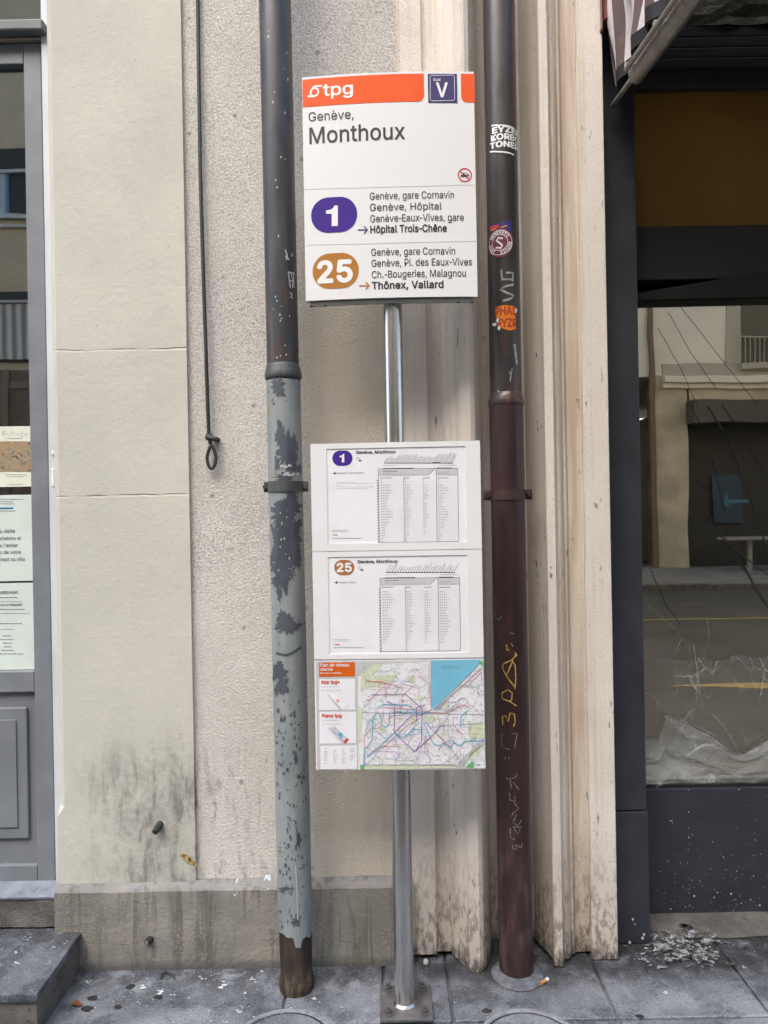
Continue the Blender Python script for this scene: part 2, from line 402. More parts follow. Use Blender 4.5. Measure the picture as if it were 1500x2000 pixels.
    def text(s, t, x0, x1, base, cap, bold=0., rot=0.):     # fitted between x0 and x1 px, baseline y at x0, cap height px
        v, f = text_mesh(t, bold); a = min(q[0] for q in v); e = max(q[0] for q in v)
        u0, z0 = s.uv(x0, base); u1 = s.uv(x1, base)[0]; k = (s.s.ax(1)[1] if isinstance(s.s, Pipe) else s.s.Y0) / F
        sx = (u1 - u0) / (e - a); sy = cap * k / _cap(bold); c_, s_ = math.cos(rot), math.sin(rot); out = []
        for x, y in v:
            X, Z = (x - a) * sx, y * sy; out.append((u0 + X * c_ - Z * s_, z0 + X * s_ + Z * c_))
        return s.stack(out, f, bold * sx, bold * sy)
    def one(s, x0, x1, base, cap):
        h = cap; w = x1 - x0; pts = [(.48, 0), (1, 0), (1, 1), (.72, 1), (.60, .88), (.40, .80), (0, .765), (0, .60), (.48, .60)]
        return s.poly([(x0 + w * a, base - h * b - .0175 * w * a) for a, b in pts])
    def stack(s, out, f, dx, dy):                           # heavier strokes: the letters laid over themselves a hair apart
        sh = [(0, 0)]
        if dx > 1e-9: sh += [(dx * math.cos(PI * i / 4), dy * math.sin(PI * i / 4)) for i in range(8)]
        for i, (a, b) in enumerate(sh): s.raw([s.s.at(u + a, z + b, s.off + i * .00002) for u, z in out], f)
        return s

GROOVES = [PZ(240, 683, 2.34), PZ(240, 968, 2.34)]
M = {}
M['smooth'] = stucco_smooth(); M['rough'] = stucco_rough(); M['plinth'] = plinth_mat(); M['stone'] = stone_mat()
M['pave'] = pavement_mat(); M['concrete'] = concrete_mat(); M['steel'] = steel_mat()
M['grey_door'] = paint('grey_blue_paint', (.205, .222, .245), .45, .09, 8)
M['grey_sill'] = paint('sill_metal', (.33, .37, .43), .35, .15, 20, metal=.6)
M['dark_gap'] = paint('dark_gasket', (.02, .02, .022), .7)
M['lintel'] = paint('green_grey_metal', (.12, .14, .14), .45, .15, 10)
M['beige_frame'] = paint('beige_paint', (.36, .33, .27), .6, .1, 10)
M['step'] = pavement_mat(); M['step'].name = 'step_stone'
M['riser'] = concrete_mat(); M['riser'].name = 'mottled_riser'
M['shop'] = paint('anthracite_paint', (.032, .036, .046), .42, .12, 9, .0006, 90)
M['shop_dark'] = paint('black_metal', (.019, .0175, .016), .55, .2, 12)
M['shop_grey'] = paint('charcoal_panel', (.043, .040, .037), .5, .15, 8)
M['ochre'] = paint('ochre_panel', (.30, .155, .022), .5, .18, 3)
M['moss'] = paint('mossy_board', (.055, .055, .035), .9, .5, 14, .01, 60)
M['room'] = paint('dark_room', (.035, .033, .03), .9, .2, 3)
M['glass_shop'] = glass_mat('film_glass', (.62, .60, .52), .60, (.95, .895, .73))
M['glass_door'] = glass_mat('door_glass', (.80, .86, .84), .36, (.95, .93, .88))
M['plastic'] = plastic_mat('clear_plastic', .10, .34); M['film'] = plastic_mat('thin_film', .0, .035); M['awning'] = awning_mat()
M['arm'] = paint('grey_arm_metal', (.27, .255, .23), .4, .2, 25, metal=.3)
M['trim_black'] = paint('black_trim', (.012, .012, .012), .6)
M['iron'] = pipe_mat('black_iron', (.018, .022, .022), (.04, .045, .045), .5)
M['pipeLU'] = pipe_mat('dark_blue_grey_pipe', (.026, .032, .042), (.056, .058, .064), .36, .6, ((.10, .052, .035), 2.35, 2.0), ((.5, .52, .5), .735, 34))
M['pipeLL'] = pipe_mat('peeling_grey_green_paint', (.215, .25, .262), (.285, .315, .315), .42, .5, ((.30, .29, .20), 1.3, 1.95), ((.05, .056, .07), .655, 42))
M['pipeLB'] = pipe_mat('rusty_brown_iron', (.030, .024, .020), (.060, .047, .036), .75, .3, ((.17, .13, .075), .12, .0))
M['bare'] = pipe_mat('bare_blue_grey_metal', (.058, .066, .085), (.090, .10, .122), .45)
M['pipeRU'] = pipe_mat('dark_brown_pipe', (.034, .030, .032), (.050, .042, .042), .30, .6, ((.13, .05, .03), 2.1, 1.9), ((.35, .37, .36), .76, 30))
M['pipeRL'] = pipe_mat('maroon_pipe_paint', (.029, .0135, .014), (.050, .024, .025), .34, .55, ((.10, .058, .065), .7, .25))
M['clampL'] = pipe_mat('clamp_grey_iron', (.05, .06, .062), (.09, .1, .1), .5)
M['clampR'] = pipe_mat('clamp_brown_iron', (.03, .016, .016), (.06, .03, .028), .5)
M['white'] = paint('white_enamel', (.80, .81, .805), .3, .004, 4, rv=.004)
M['whiteframe'] = paint('white_frame', (.80, .80, .80), .35, .02, 6, rv=.02)
M['paper'] = paint('white_paper', (.82, .83, .86), .5, .03, 9)
M['under'] = paint('grey_underside', (.42, .43, .42), .5, .1, 10)
M['orange'] = ink('orange_ink', (.86, .115, .025), .25)
M['navy'] = ink('navy_ink', (.055, .045, .15), .3)
M['violet'] = ink('violet_ink', (.065, .03, .27), .25)
M['bronze'] = ink('bronze_ink', (.46, .20, .045), .25)
M['rustoval'] = ink('brown_orange_ink', (.42, .17, .06), .35)
M['black'] = ink('black_ink', (.028, .028, .032)); M['grey'] = ink('grey_ink', (.33, .33, .35))
M['lgrey'] = ink('pale_grey_ink', (.60, .60, .61)); M['wink'] = ink('white_ink', (.85, .85, .84)); M['red'] = ink('red_ink', (.62, .05, .07))
M['mapred'] = ink('map_red_ink', (.66, .07, .03))
PI = math.pi

# ------------------------------------------------------------------ ground, road, pavements
setting(MB().box(-120, 120, -120, 120, -.6, -.14).build('ground', paint('far_ground', (.10, .10, .10), .9)))
rm = Mt('road_asphalt'); rc = rm.mix(rm.mr(rm.noise(1.2, 6), .3, .7), (.038, .036, .032), (.064, .061, .054))
rc = rm.mix(rm.mul(rm.mr(rm.noise(160, 2), .5, .7), .5), rc, (.2, .19, .18)); M['road'] = rm.fin(rc, .8, rm.bump(rm.noise(150, 3), .004))
setting(MB().box(-60, 60, -8.2, 1.1, -.14, -.12).build('road', M['road']))
M['yellow'] = paint('yellow_road_paint', (.32, .23, .08), .7, .2, 9)
ym = MB().box(-30, 30, -4.93, -4.86, -.12, -.115)
setting(ym.build('road_marking', M['yellow']))
a0 = MIR(1440, 1330, 2.6, -1.1)
ar = MB().prism([(a0.x - .6, -1.15), (a0.x + 1.6, -1.25), (a0.x + 2.4, -1.02), (a0.x + .1, -.98)], -.12, -.114)
setting(ar.build('road_marking', M['yellow']))
setting(MB().box(-60, 60, 1.1, 1.28, -.14, .004, .02).box(-60, 60, -8.4, -8.2, -.14, .004, .02).build('kerb', M['concrete']))
setting(MB().box(-60, 60, -12.5, -8.4, -.14, 0.).build('far_pavement', paint('far_pavement_stone', (.21, .20, .19), .8, .2, 2)))
# near pavement: slabs parted by narrow open joints
pv = MB()
joints = []
xa, xb = G(1163, 1893), G(1418, 1868)
xs = [-60, -3.2, -2.4, -1.62, G(555, 1960).x, G(752, 1912).x - .005, G(880, 1950).x, xa.x, xb.x, 1.95, 2.8, 60]
def slab(x0, x1, y0, y1): pv.box(x0 + .004, x1 - .004, y0 + .004, y1 - .004, -.06, 0., .004, 1)
ysplit = G(1300, 1988).y
for i in range(len(xs) - 1):
    slab(xs[i], xs[i + 1], 1.282, ysplit); slab(xs[i], xs[i + 1], ysplit, 2.66)
pv.box(-60, 60, 1.281, 5., -.14, -.012)
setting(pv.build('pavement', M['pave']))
# ------------------------------------------------------------------ stucco facade of the left house
XL0 = PX(116, 1000, 2.34); CH = .024; XLR = PX(370, 1000, 2.34); XST = PX(791, 1000, 2.36); TOP = 13.5
fac = thing('stucco_house_front', 'cream stucco house front left of the stop sign, smooth pilaster beside rough wall', 'house front', (XLR, 2.34, 0))
zs = PZ(115, 1575, 2.34)
def pil(x, y, z, i, j):
    return (x, y, z)
full = [(XL0 - CH, 2.34), (XLR, 2.34), (XLR, 2.9), (XL0 - CH, 2.9)]
b = MB()
b.prism(full, .26, zs - .035)
# chamfered part with its pointed stop
prof = [(XL0 - CH, 2.34 + CH), (XL0, 2.34), (XLR, 2.34), (XLR, 2.9), (XL0 - CH, 2.9)]
b.prism(prof, zs, TOP)
v = [(XL0 - CH, 2.34, zs - .035), (XLR, 2.34, zs - .035), (XL0, 2.34, zs), (XLR, 2.34, zs), (XL0 - CH, 2.34 + CH, zs), (XL0 - CH, 2.9, zs), (XL0 - CH, 2.9, zs - .035)]
b.raw(v, [(0, 1, 3, 2), (0, 2, 4), (0, 4, 5, 6)])
b.build('pilaster', M['smooth'], fac)
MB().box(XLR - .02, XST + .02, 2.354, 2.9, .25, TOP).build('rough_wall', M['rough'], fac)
pl = MB(); prof = [(2.315, 0), (2.9, 0), (2.9, .272), (2.356, .2755), (2.346, .277), (2.322, .262), (2.315, .255)]
xa_, xb_ = XL0 - CH - .004, XST - .002
n = 30; v = []
for i in range(n + 1):
    for (y, z) in prof:
        q = mnoise.noise((i * .9, y * 9, z * 9)) * (.002 if 2.31 < y < 2.36 and z > .2 else 0)
        v.append((xa_ + (xb_ - xa_) * i / n, y + q, z + q))
k = len(prof)
pl.raw(v, [(i * k + j, (i + 1) * k + j, (i + 1) * k + (j + 1) % k, i * k + (j + 1) % k) for i in range(n) for j in range(k)][:] + [tuple(range(k)), tuple(n * k + j for j in range(k))[::-1]])
pl.build('plinth', M['plinth'], fac)
MB().box(-30, -3.2, 2.37, 2.9, 0, TOP).box(-3.2, XL0 - CH - .001, 2.43, 2.9, 3.6, TOP).build('outer_wall', M['rough'], fac)
MB().box(-30, XST, 4.6, 10, 0, TOP).box(-30, XST, 2.9, 4.6, 3.7, TOP).build('house_body', M['rough'], fac)
# ------------------------------------------------------------------ left door with glazing
YD = 2.42; XDR = PX(99, 1000, YD); XDI = PX(61, 1000, YD); XDL = XDI - .62
door = thing('shop_door', 'grey blue glazed door with a panelled lower half, left of the cream pilaster', 'door', ((XDI + XDL) / 2, YD, .245))
zG0, zG1, zT = PZ(70, 1311, YD), PZ(45, 124, YD), PZ(45, 84, YD); zP0 = PZ(60, 1722, YD); zP1 = PZ(60, 1352, YD); zP2 = PZ(60, 1690, YD)
fr = MB()
fr.box(XDI, XDR - .006, YD, YD + .06, zP0, zT, .003)
fr.box(XDL - .07, XDL, YD, YD + .06, zP0, zT, .003)
fr.box(XDL + .001, XDI - .001, YD + .001, YD + .06, zG1, zT - .001, .003)
fr.box(XDL + .001, XDI - .001, YD + .001, YD + .06, zP1, zG0, .003)
fr.box(XDL + .001, XDI - .001, YD + .001, YD + .06, zP0 + .001, zP2, .003)
fr.build('frame', M['grey_door'], door)
pn = MB().box(XDL + .002, XDI - .002, YD + .018, YD + .05, zP2 + .001, zP1 - .001)
xm = PX(52, 1500, YD)
z0_, z1_ = PZ(30, 1640, YD), PZ(30, 1383, YD)
pn.box(XDL + .08, xm, YD + .006, YD + .017, z0_, z1_, .004); 
x2 = PX(32, 1500, YD); pn.box(XDL + .12, x2, YD + .001, YD + .0055, z0_ + .04, z1_ - .04, .002)
pn.build('lower_panel', M['grey_door'], door)
MB().box(XDL + .001, XDI - .001, YD + .026, YD + .032, zG0 + .001, zG1 - .001).build('glass', M['glass_door'], door)
MB().box(XDR - .005, XDR + .004, YD + .008, YD + .09, zP0, zT + .02).build('gasket', M['dark_gap'], door)
whp = paint('white_plastic', (.75, .77, .78), .4)
for y_, h_ in ((885, 8), (933, 34)):
    p = P(102, y_, YD - .02); MB().box(p.x - .003, p.x + .008, YD - .022, YD + .008, p.z - h_ * .0009, p.z + h_ * .0009, .003).build('hinge', whp, door)
MB().box(XDR + .0045, XL0 - CH + .003, YD - .018, YD + .12, .24, 3.6).build('jamb', paint('pale_jamb_paint', (.62, .66, .70), .5, .06, 6), door)
sill = MB(); v = []
for x in (-3.2, XL0 - CH - .006):
    v += [(x, 2.352, .217), (x, 2.352, .224), (x, YD - .003, .245), (x, YD + .05, .245), (x, YD + .05, .217)]
sill.raw(v, [(i, i + 5, (i + 1) % 5 + 5, (i + 1) % 5) for i in range(5)] + [(0, 1, 2, 3, 4), (9, 8, 7, 6, 5)])
sill.build('sill', M['grey_sill'], door)
MB().box(-3.2, PX(88, 45, 2.39), 2.37, 2.47, PZ(40, 58, 2.37), PZ(40, 36, 2.37), .006).build('lintel_bar', M['lintel'], door)
MB().box(-3.2, PX(90, 70, 2.41), 2.405, 2.49, zT + .004, PZ(40, 59, 2.37), .003).build('head_frame', M['beige_frame'], door)
zU = PZ(40, 36, 2.37) + .002
MB().box(-3.2, PX(84, 0, 2.44), 2.44, 2.446, zU, 3.59).build('transom_pane', M['glass_door'], door)
MB().box(XDL - .3, XDL - .075, YD + .03, YD + .09, .2, zT).build('side_panel', M['grey_door'], door)
rmx = XL0 - CH - .03
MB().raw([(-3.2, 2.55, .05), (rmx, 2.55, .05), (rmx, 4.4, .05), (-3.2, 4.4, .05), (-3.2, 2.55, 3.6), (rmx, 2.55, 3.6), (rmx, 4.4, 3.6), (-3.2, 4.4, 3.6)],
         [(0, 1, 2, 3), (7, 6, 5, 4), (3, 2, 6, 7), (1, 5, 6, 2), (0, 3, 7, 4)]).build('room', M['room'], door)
# step and threshold
XS = -1.011
stp = thing('stone_step', 'grey stone doorstep with a worn pale nosing below the door', 'step', (-1.6, 2.2, 0))
MB().box(-3.2, XS, 2.018, 2.343, .102, .128, .005).build('tread', M['step'], stp)
MB().box(-3.2, XS - .006, 2.03, 2.346, -.01, .101).build('riser', M['riser'], stp)
th = MB()
def thf(u, w):
    x = -3.2 + (XL0 - CH - .004 + 3.2) * u; z = .13 + .087 * w; q = mnoise.noise((x * 14, z * 20, 1)) * .007
    return (x, 2.346 + q, z)
th.grid(90, 6, thf); th.box(-3.2, XL0 - CH - .006, 2.356, 2.6, .05, .2165)
tag(th.build('threshold_stone', M['riser'], None, True, (-1.6, 2.35, .13)), 'rough brown stone threshold under the metal sill of the door', 'threshold')

# ------------------------------------------------------------------ limestone surround
def stonepier(name, label, pts, loc, back=2.9, foot=None):
    prof = [(PX(px, 1000, y), y) for px, y in pts]
    prof += [(prof[-1][0], back), (prof[0][0], back)]
    # denser outline so that edges wander a little
    b = MB(); nz = 60; zz = [0.006 + (3.7 - .006) * (i / nz) ** 1.5 for i in range(nz + 1)] + [TOP]
    k = len(prof); v = []
    for i, z in enumerate(zz):
        for j, (x, y) in enumerate(prof):
            if j < k - 2 and i < nz:
                q = mnoise.noise((x * 30, z * 6, j * 3.1)) * .0007 + (mnoise.noise((x * 40, z * 30, j)) * .002 if z < .12 else 0)
                zf = z + (.35 * foot(j) * max(0, 1 - z / .1) if foot else 0)
                v.append((x + q, y + q, zf))
            else: v.append((x, y, z))
    m_ = len(zz)
    f = [(i * k + j, i * k + (j + 1) % k, (i + 1) * k + (j + 1) % k, (i + 1) * k + j) for i in range(m_ - 1) for j in range(k)]
    f.append(tuple(range(k))[::-1])
    b.raw(v, f)
    o = b.build(name, M['stone'], None, True, loc, angle=20); return tag(o, label, 'stone pier', 'moulded stone piers')
Apts = [(791, 2.346), (838, 2.346), (839, 2.362), (867, 2.362), (868, 2.352), (874, 2.335), (882, 2.328), (884, 2.318), (893, 2.300), (901, 2.290), (902, 2.272), (922, 2.270), (930, 2.278), (939, 2.31), (944, 2.36), (946, 2.44)]
stonepier('moulded_stone_pier', 'moulded pale limestone pier behind the steel pole, left of the maroon pipe', Apts, (PX(870, 1000, 2.35), 2.35, 0),
          foot=lambda j: [.03, .03, .03, .03, .025, .02, .01, .0, -.004, -.008, -.01, -.01, 0, .01, .02, .02, 0, 0][j])
Bpts = [(1019, 2.44), (1029, 2.438), (1030, 2.425), (1036, 2.40), (1045, 2.372), (1055, 2.345), (1064, 2.315), (1066, 2.296), (1068, 2.29), (1084, 2.288), (1086, 2.302), (1089, 2.322), (1094, 2.318), (1099, 2.326), (1101, 2.342), (1106, 2.340), (1110, 2.356), (1139, 2.360), (1140, 2.322), (1142, 2.320), (1191, 2.320), (1192, 2.323)]
stonepier('moulded_stone_pier', 'moulded pale limestone pier between the maroon pipe and the dark shopfront', Bpts, (PX(1100, 1000, 2.35), 2.35, 0),
          foot=lambda j: ([.03] * 6 + [.02, .01, .004, .0, .01, .016, .018, .016, .015, .014, .012, .008, 0, 0, 0, 0, 0, 0])[j])
XRS = PX(1192, 1000, 2.323)
MB_gap = MB().box(PX(946, 1000, 2.44) - .02, PX(1019, 1000, 2.44) + .02, 2.455, 2.9, 0, TOP)
tag(MB_gap.build('recess_wall', M['stone'], None, False, (PX(985, 1000, 2.45), 2.45, 0)), 'narrow shaded limestone strip in the recess behind the maroon pipe', 'wall')
# ------------------------------------------------------------------ dark shopfront
YG = 2.60
shop = thing('shopfront', 'anthracite shopfront with ochre upper panel and filmed window, right of the limestone', 'shopfront', (1.6, 2.5, 0))
XPR = PX(1253, 1000, 2.41); zseam = PZ(1225, 1585, 2.41)
pb = MB().box(XRS - .03, XPR, 2.41, 2.9, zseam + .004, 3.7, .003)
pb.build('pillar', M['shop'], shop)
MB().box(XRS - .03, XPR + .003, 2.406, 2.9, 0.004, zseam, .003).build('pillar_base', M['shop'], shop)
XE = 4.2; X0 = XPR - .02
zr = PZ(1380, 1540, 2.56)
MB().box(X0, XE, 2.56, 2.64, .006, zr, .003).build('stall_riser', M['shop'], shop)
MB().box(X0, XE, 2.575, 2.60, zr + .001, zr + .012, .002).build('bottom_bead', M['shop_dark'], shop)
zt = PZ(1370, 584, YG)
MB().box(X0, XE, YG, YG + .008, zr + .013, zt + .02).build('window_pane', M['glass_shop'], shop)
zt2 = PZ(1370, 440, 2.56)
MB().box(X0, XE, 2.56, 2.66, PZ(1370, 545, 2.56), zt2, .004).build('transom', M['shop_grey'], shop)
sg = MB(); v = []
for px, ya, yb in ((1243, 572, 586), (1500, 530, 580), (1900, 462, 572)):
    for (yy, dep) in ((ya, 2.545), (yb, 2.548), (yb, 2.595), (ya, 2.575)): v.append(P(px, yy, dep))
sg.raw(v, [(i * 4 + j, i * 4 + 4 + j, i * 4 + 4 + (j + 1) % 4, i * 4 + (j + 1) % 4) for i in range(2) for j in range(4)] + [(0, 1, 2, 3), (11, 10, 9, 8)])
sg.build('sagging_seal', M['shop_dark'], shop)
zo = PZ(1370, 172, 2.56)
MB().box(X0, XE, 2.585, 2.66, zt2 + .001, zo + .03).build('ochre_panel', M['ochre'], shop)
MB().box(X0, XE, 2.555, 2.66, zo, PZ(1370, 134, 2.56), .003).build('fascia', M['shop_grey'], shop)
fz0, fz1 = PZ(1370, 133, 2.54), PZ(1370, 52, 2.54)
fb = MB()
for i in range(4): fb.box(X0, XE, 2.54, 2.66, fz0 + (fz1 - fz0) * i / 4 + .001, fz0 + (fz1 - fz0) * (i + 1) / 4, .004)
fb.build('shutter_box', M['shop_dark'], shop)
MB().grid(50, 14, lambda u, w: (X0 + (XE - X0) * u, 2.535 + .02 * mnoise.noise((u * 40, w * 8, 0)), fz1 + .001 + .5 * w)).build('mossy_board', M['moss'], shop)
MB().box(XRS, XE, 2.66, 2.9, 3.6, TOP).box(XE, 30, 2.35, 2.9, 0, TOP).build('upper_wall', M['stone'], shop)
MB().box(XST, 30, 6.6, 10, 0, TOP).box(XST, 30, 2.9, 6.6, 3.75, TOP).box(XST, XPR - .03, 2.9, 6.6, 0, 3.7).build('house_body', M['stone'], shop)
x0 = X0 - .005
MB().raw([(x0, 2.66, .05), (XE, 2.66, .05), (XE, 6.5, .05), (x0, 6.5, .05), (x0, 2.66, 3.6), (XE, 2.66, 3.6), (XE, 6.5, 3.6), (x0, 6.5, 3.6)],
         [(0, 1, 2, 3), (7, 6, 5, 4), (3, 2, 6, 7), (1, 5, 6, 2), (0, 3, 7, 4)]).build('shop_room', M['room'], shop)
# creases of the window film
cr = MB(); WB = Board(1.5, YG - .001, 0, 0, 4); cr = Ink(WB, .0012)
def crease(pts, w):
    q = []
    for i in range(len(pts) - 1):
        for j in range(6):
            t = j / 6; q.append((pts[i][0] * (1 - t) + pts[i + 1][0] * t + random.uniform(-.6, .6), pts[i][1] * (1 - t) + pts[i + 1][1] * t))
    q.append(pts[-1]); cr.line(q, w)
for pts, w in (([(1350, 790), (1382, 860), (1416, 1000)], .9), ([(1382, 792), (1425, 862), (1470, 985), (1510, 1110)], 2.2), ([(1410, 790), (1450, 850), (1500, 940)], 1.0),
               ([(1370, 1010), (1420, 1060), (1470, 1100), (1510, 1130)], 1.6), ([(1360, 935), (1400, 985)], .8), ([(1385, 1005), (1440, 1085), (1500, 1185)], 1.4),
               ([(1270, 1110), (1300, 1180), (1330, 1220)], .9), ([(1305, 610), (1350, 690), (1400, 760)], .6), ([(1285, 640), (1330, 720), (1365, 800)], .6),
               ([(1330, 600), (1400, 690), (1480, 790)], .6), ([(1450, 1100), (1480, 1160), (1510, 1200)], 1.2), ([(1360, 1050), (1420, 1075), (1460, 1120)], .8)):
    crease(pts, w)
cr.build('film_crease', M['dark_gap'], shop)
# plastic sheeting heaped inside the window
ps = MB(); pz = PZ(1380, 1532, 2.66)
def psf(u, w):
    x = X0 + .055 + 1.5 * u
    pxs = ((1262, 1440), (1285, 1440), (1300, 1397), (1330, 1408), (1380, 1432), (1430, 1470), (1450, 1474), (1500, 1444), (1600, 1400), (1700, 1470), (1850, 1430), (2100, 1480), (2700, 1440))
    pp = 1262 + (x - PX(1262, 1500, 2.59)) / 2.59 * F; t_ = 1440
    for (a_, ya), (b_, yb) in zip(pxs, pxs[1:]):
        if a_ <= pp <= b_: t_ = ya + (yb - ya) * (pp - a_) / (b_ - a_)
    z = pz + (PZ(1380, t_, 2.59) - pz) * w
    r = mnoise.ridged_multi_fractal((x * 5 + w * 1.1, w * 2.6 - x * 2.1, 3.3), .9, 2.1, 4, 1.0, 2.0)
    s_ = mnoise.ridged_multi_fractal((x * 13, w * 3, 8.3), .9, 2.1, 3, 1.0, 2.0)
    return (x + .02 * mnoise.noise((x * 6, w * 4, 5)), 2.594 - .009 * r - .003 * s_, z)
ps.grid(240, 90, psf)
psh = tag(ps.build('plastic_sheet', M['plastic'], None, True, (1.3, 2.59, pz), angle=180), 'crumpled clear plastic sheet heaped along the foot of the shop window', 'plastic sheet')
fb_ = Ink(Board(1.5, 2.578, 0, 0, 4), 0.)
def fold(pts, w0, w1):
    q = []
    for i in range(len(pts) - 1):
        for j in range(8): t = j / 8; q.append((pts[i][0] * (1 - t) + pts[i + 1][0] * t + random.uniform(-.5, .5), pts[i][1] * (1 - t) + pts[i + 1][1] * t + random.uniform(-.5, .5)))
    q.append(pts[-1]); n_ = len(q)
    for i in range(n_ - 1): fb_.line([q[i], q[i + 1]], max(.45, .62 * (w0 + (w1 - w0) * i / n_) * (.7 + .6 * mnoise.noise((i * .3, pts[0][0], 0)))))
for pts, a_, b_ in (([(1299, 1398), (1330, 1425), (1372, 1470), (1420, 1508), (1445, 1534)], 5, 2), ([(1300, 1396), (1340, 1410), (1390, 1432), (1440, 1474)], 2.5, 1), ([(1446, 1476), (1475, 1466), (1500, 1450), (1560, 1425)], 6, 3),
                   ([(1425, 1515), (1460, 1500), (1500, 1478), (1550, 1450)], 5, 2), ([(1360, 1440), (1385, 1432), (1405, 1436)], 2, 1), ([(1385, 1388), (1420, 1425), (1446, 1474)], 1.2, 2), ([(1290, 1445), (1310, 1490), (1345, 1532)], 3.5, 1.5),
                   ([(1310, 1492), (1330, 1500), (1350, 1530)], 2, 1), ([(1280, 1530), (1286, 1480), (1297, 1420)], 1.2, 1), ([(1372, 1470), (1400, 1480), (1420, 1508)], 1.5, 1), ([(1395, 1532), (1440, 1512), (1480, 1520)], 1.5, 1), ([(1470, 1532), (1490, 1500), (1500, 1480)], 2, 1),
                   ([(1355, 1260), (1362, 1310), (1360, 1370), (1340, 1440)], 1.4, .8), ([(1380, 1205), (1386, 1240), (1374, 1290)], 1.2, .8), ([(1362, 1310), (1372, 1385), (1382, 1400)], 1.2, .8), ([(1262, 1345), (1285, 1372), (1290, 1390)], 3, 1.5), ([(1265, 1180), (1320, 1230), (1350, 1270)], 1.0, .6), ([(1330, 1250), (1312, 1290)], 2, .8), ([(1440, 1285), (1500, 1330)], .7, .5), ([(1330, 1520), (1380, 1500), (1410, 1532)], 1.2, .8)):
    fold(pts, a_, b_)
fb_.build('fold', plastic_mat('plastic_fold', .20, .34), psh)
# second thinner film standing above
ps = MB()
def psf2(u, w):
    x = X0 + .03 + .75 * u; z = pz + .05 + (.44 + .05 * mnoise.noise((u * 6, 0, 1))) * w
    r = mnoise.ridged_multi_fractal((x * 9 + w * .6, w * 1.3, 13.3), .9, 2.1, 4, 1.0, 2.0)
    return (x, 2.5975 - .004 * r, z)
ps.grid(160, 80, psf2)
tag(ps.build('plastic_film', M['film'], None, True, (1.2, 2.597, pz), angle=180), 'thin creased plastic film clinging to the shop window above the heaped sheet', 'plastic film')
# brown concrete strip in front of the shop
cc = MB()
def ccf(u, w):
    x = X0 + (XE - X0) * u; y = 2.43 + .135 * w + (.015 * mnoise.noise((x * 9, 0, 0)) if w < .01 else 0)
    return (x, y, .004 + .012 * w + .002 * mnoise.noise((x * 12, y * 12, 0)))
cc.grid(90, 8, ccf); setting(cc.build('concrete_apron', M['concrete'], smooth=True))

# ------------------------------------------------------------------ awning
XA = PX(1196, 208, 2.38)
awn = thing('striped_awning', 'brown and white striped awning with grey arm over the shopfront', 'awning', (XA, 2.38, PZ(1197, 208, 2.38)))
pA, pB = P(1200, 200, 2.37), P(1349, -3, 1.80)
pB2 = pA + (pB - pA) * 1.7
dirv = (pB - pA).normalized()
MB().tube([P(1197, 206, 2.375), pA + dirv * .23], .0085, 10).build('arm_rod', M['arm'], awn, True)
a1 = pA + dirv * .20
hs = MB(); side = Vector((0, 0, 1)).cross(dirv).normalized(); up = dirv.cross(side).normalized()
prf = [(math.cos(2 * PI * i / 12), math.sin(2 * PI * i / 12)) for i in range(12)]
v = []
for q in (a1, pB2):
    for c_, s_ in prf: v.append(q + side * c_ * .026 + up * s_ * .036)
hs.raw(v, [(j, (j + 1) % 12, 12 + (j + 1) % 12, 12 + j) for j in range(12)] + [tuple(range(12))[::-1], tuple(range(12, 24))])
hs.tube([a1 - side * .038 + dirv * .02, a1 - side * .038 + dirv * .9], .008, 8)
hs.build('arm', M['arm'], awn, True)
for t_, e_ in ((.02, -1), (.06, 1), (.24, 1), (.24, -1)):
    q = a1 + dirv * t_ + side * .03 * e_ + up * .012; MB().tube([q, q + side * .012 * e_], .009, 8).build('arm_bolt', M['steel'], awn, True)
fl = MB()
edge = lambda y: pA.z + (pB.z - pA.z) * (2.37 - y) / (2.37 - pB.y)
def flf(u, w):
    y = 2.375 - .58 * u; zb = edge(y) + .055 + .03 * math.sin(u * 3.2); z = zb + w * (3.45 - .35 * u - zb)
    x = XA - .012 + .015 * math.sin(y * 40 + 1.2 * math.sin(z * 7)) + .012 * math.sin(z * 13 + y * 9)
    return (x, y, z)
fl.grid(60, 40, flf); fl.build('side_flap', M['awning'], awn, True, angle=180)
tb = MB()
def tbf(u, w):
    q = flf(u, 0); return (q[0] + .001, q[1], q[2] + .004 - .045 * w)
tb.grid(60, 2, tbf); tb.build('flap_trim', M['trim_black'], awn, True)
cp = MB().grid(40, 20, lambda u, w: (XA - .02 + 3.3 * u, 2.40 - 1.25 * w, 3.50 - .62 * w - .03 * math.sin(PI * w)))
cp.build('canopy', M['awning'], awn, True)
MB().tube([(XA - .02, 1.15, 2.87), (XA + 3.3, 1.15, 2.87)], .03, 12).build('front_bar', M['arm'], awn, True)
fm = MB(); p0 = P(1176, 0, 2.315); p1 = P(1174, 60, 2.315)
fm.tube([(p1.x + .001, 2.31, p1.z), (p1.x + .001, 2.31, p1.z + .6)], .004, 8); fm.tube([(p1.x + .001, 2.31, p1.z), (p1.x + .001, 2.322, p1.z)], .005, 8)
fm.box(p1.x + .008, p1.x + .026, 2.30, 2.318, p1.z + .03, p1.z + .6)
fm.build('guide_rail', paint('red_brown_rail', (.16, .06, .05), .4), awn)

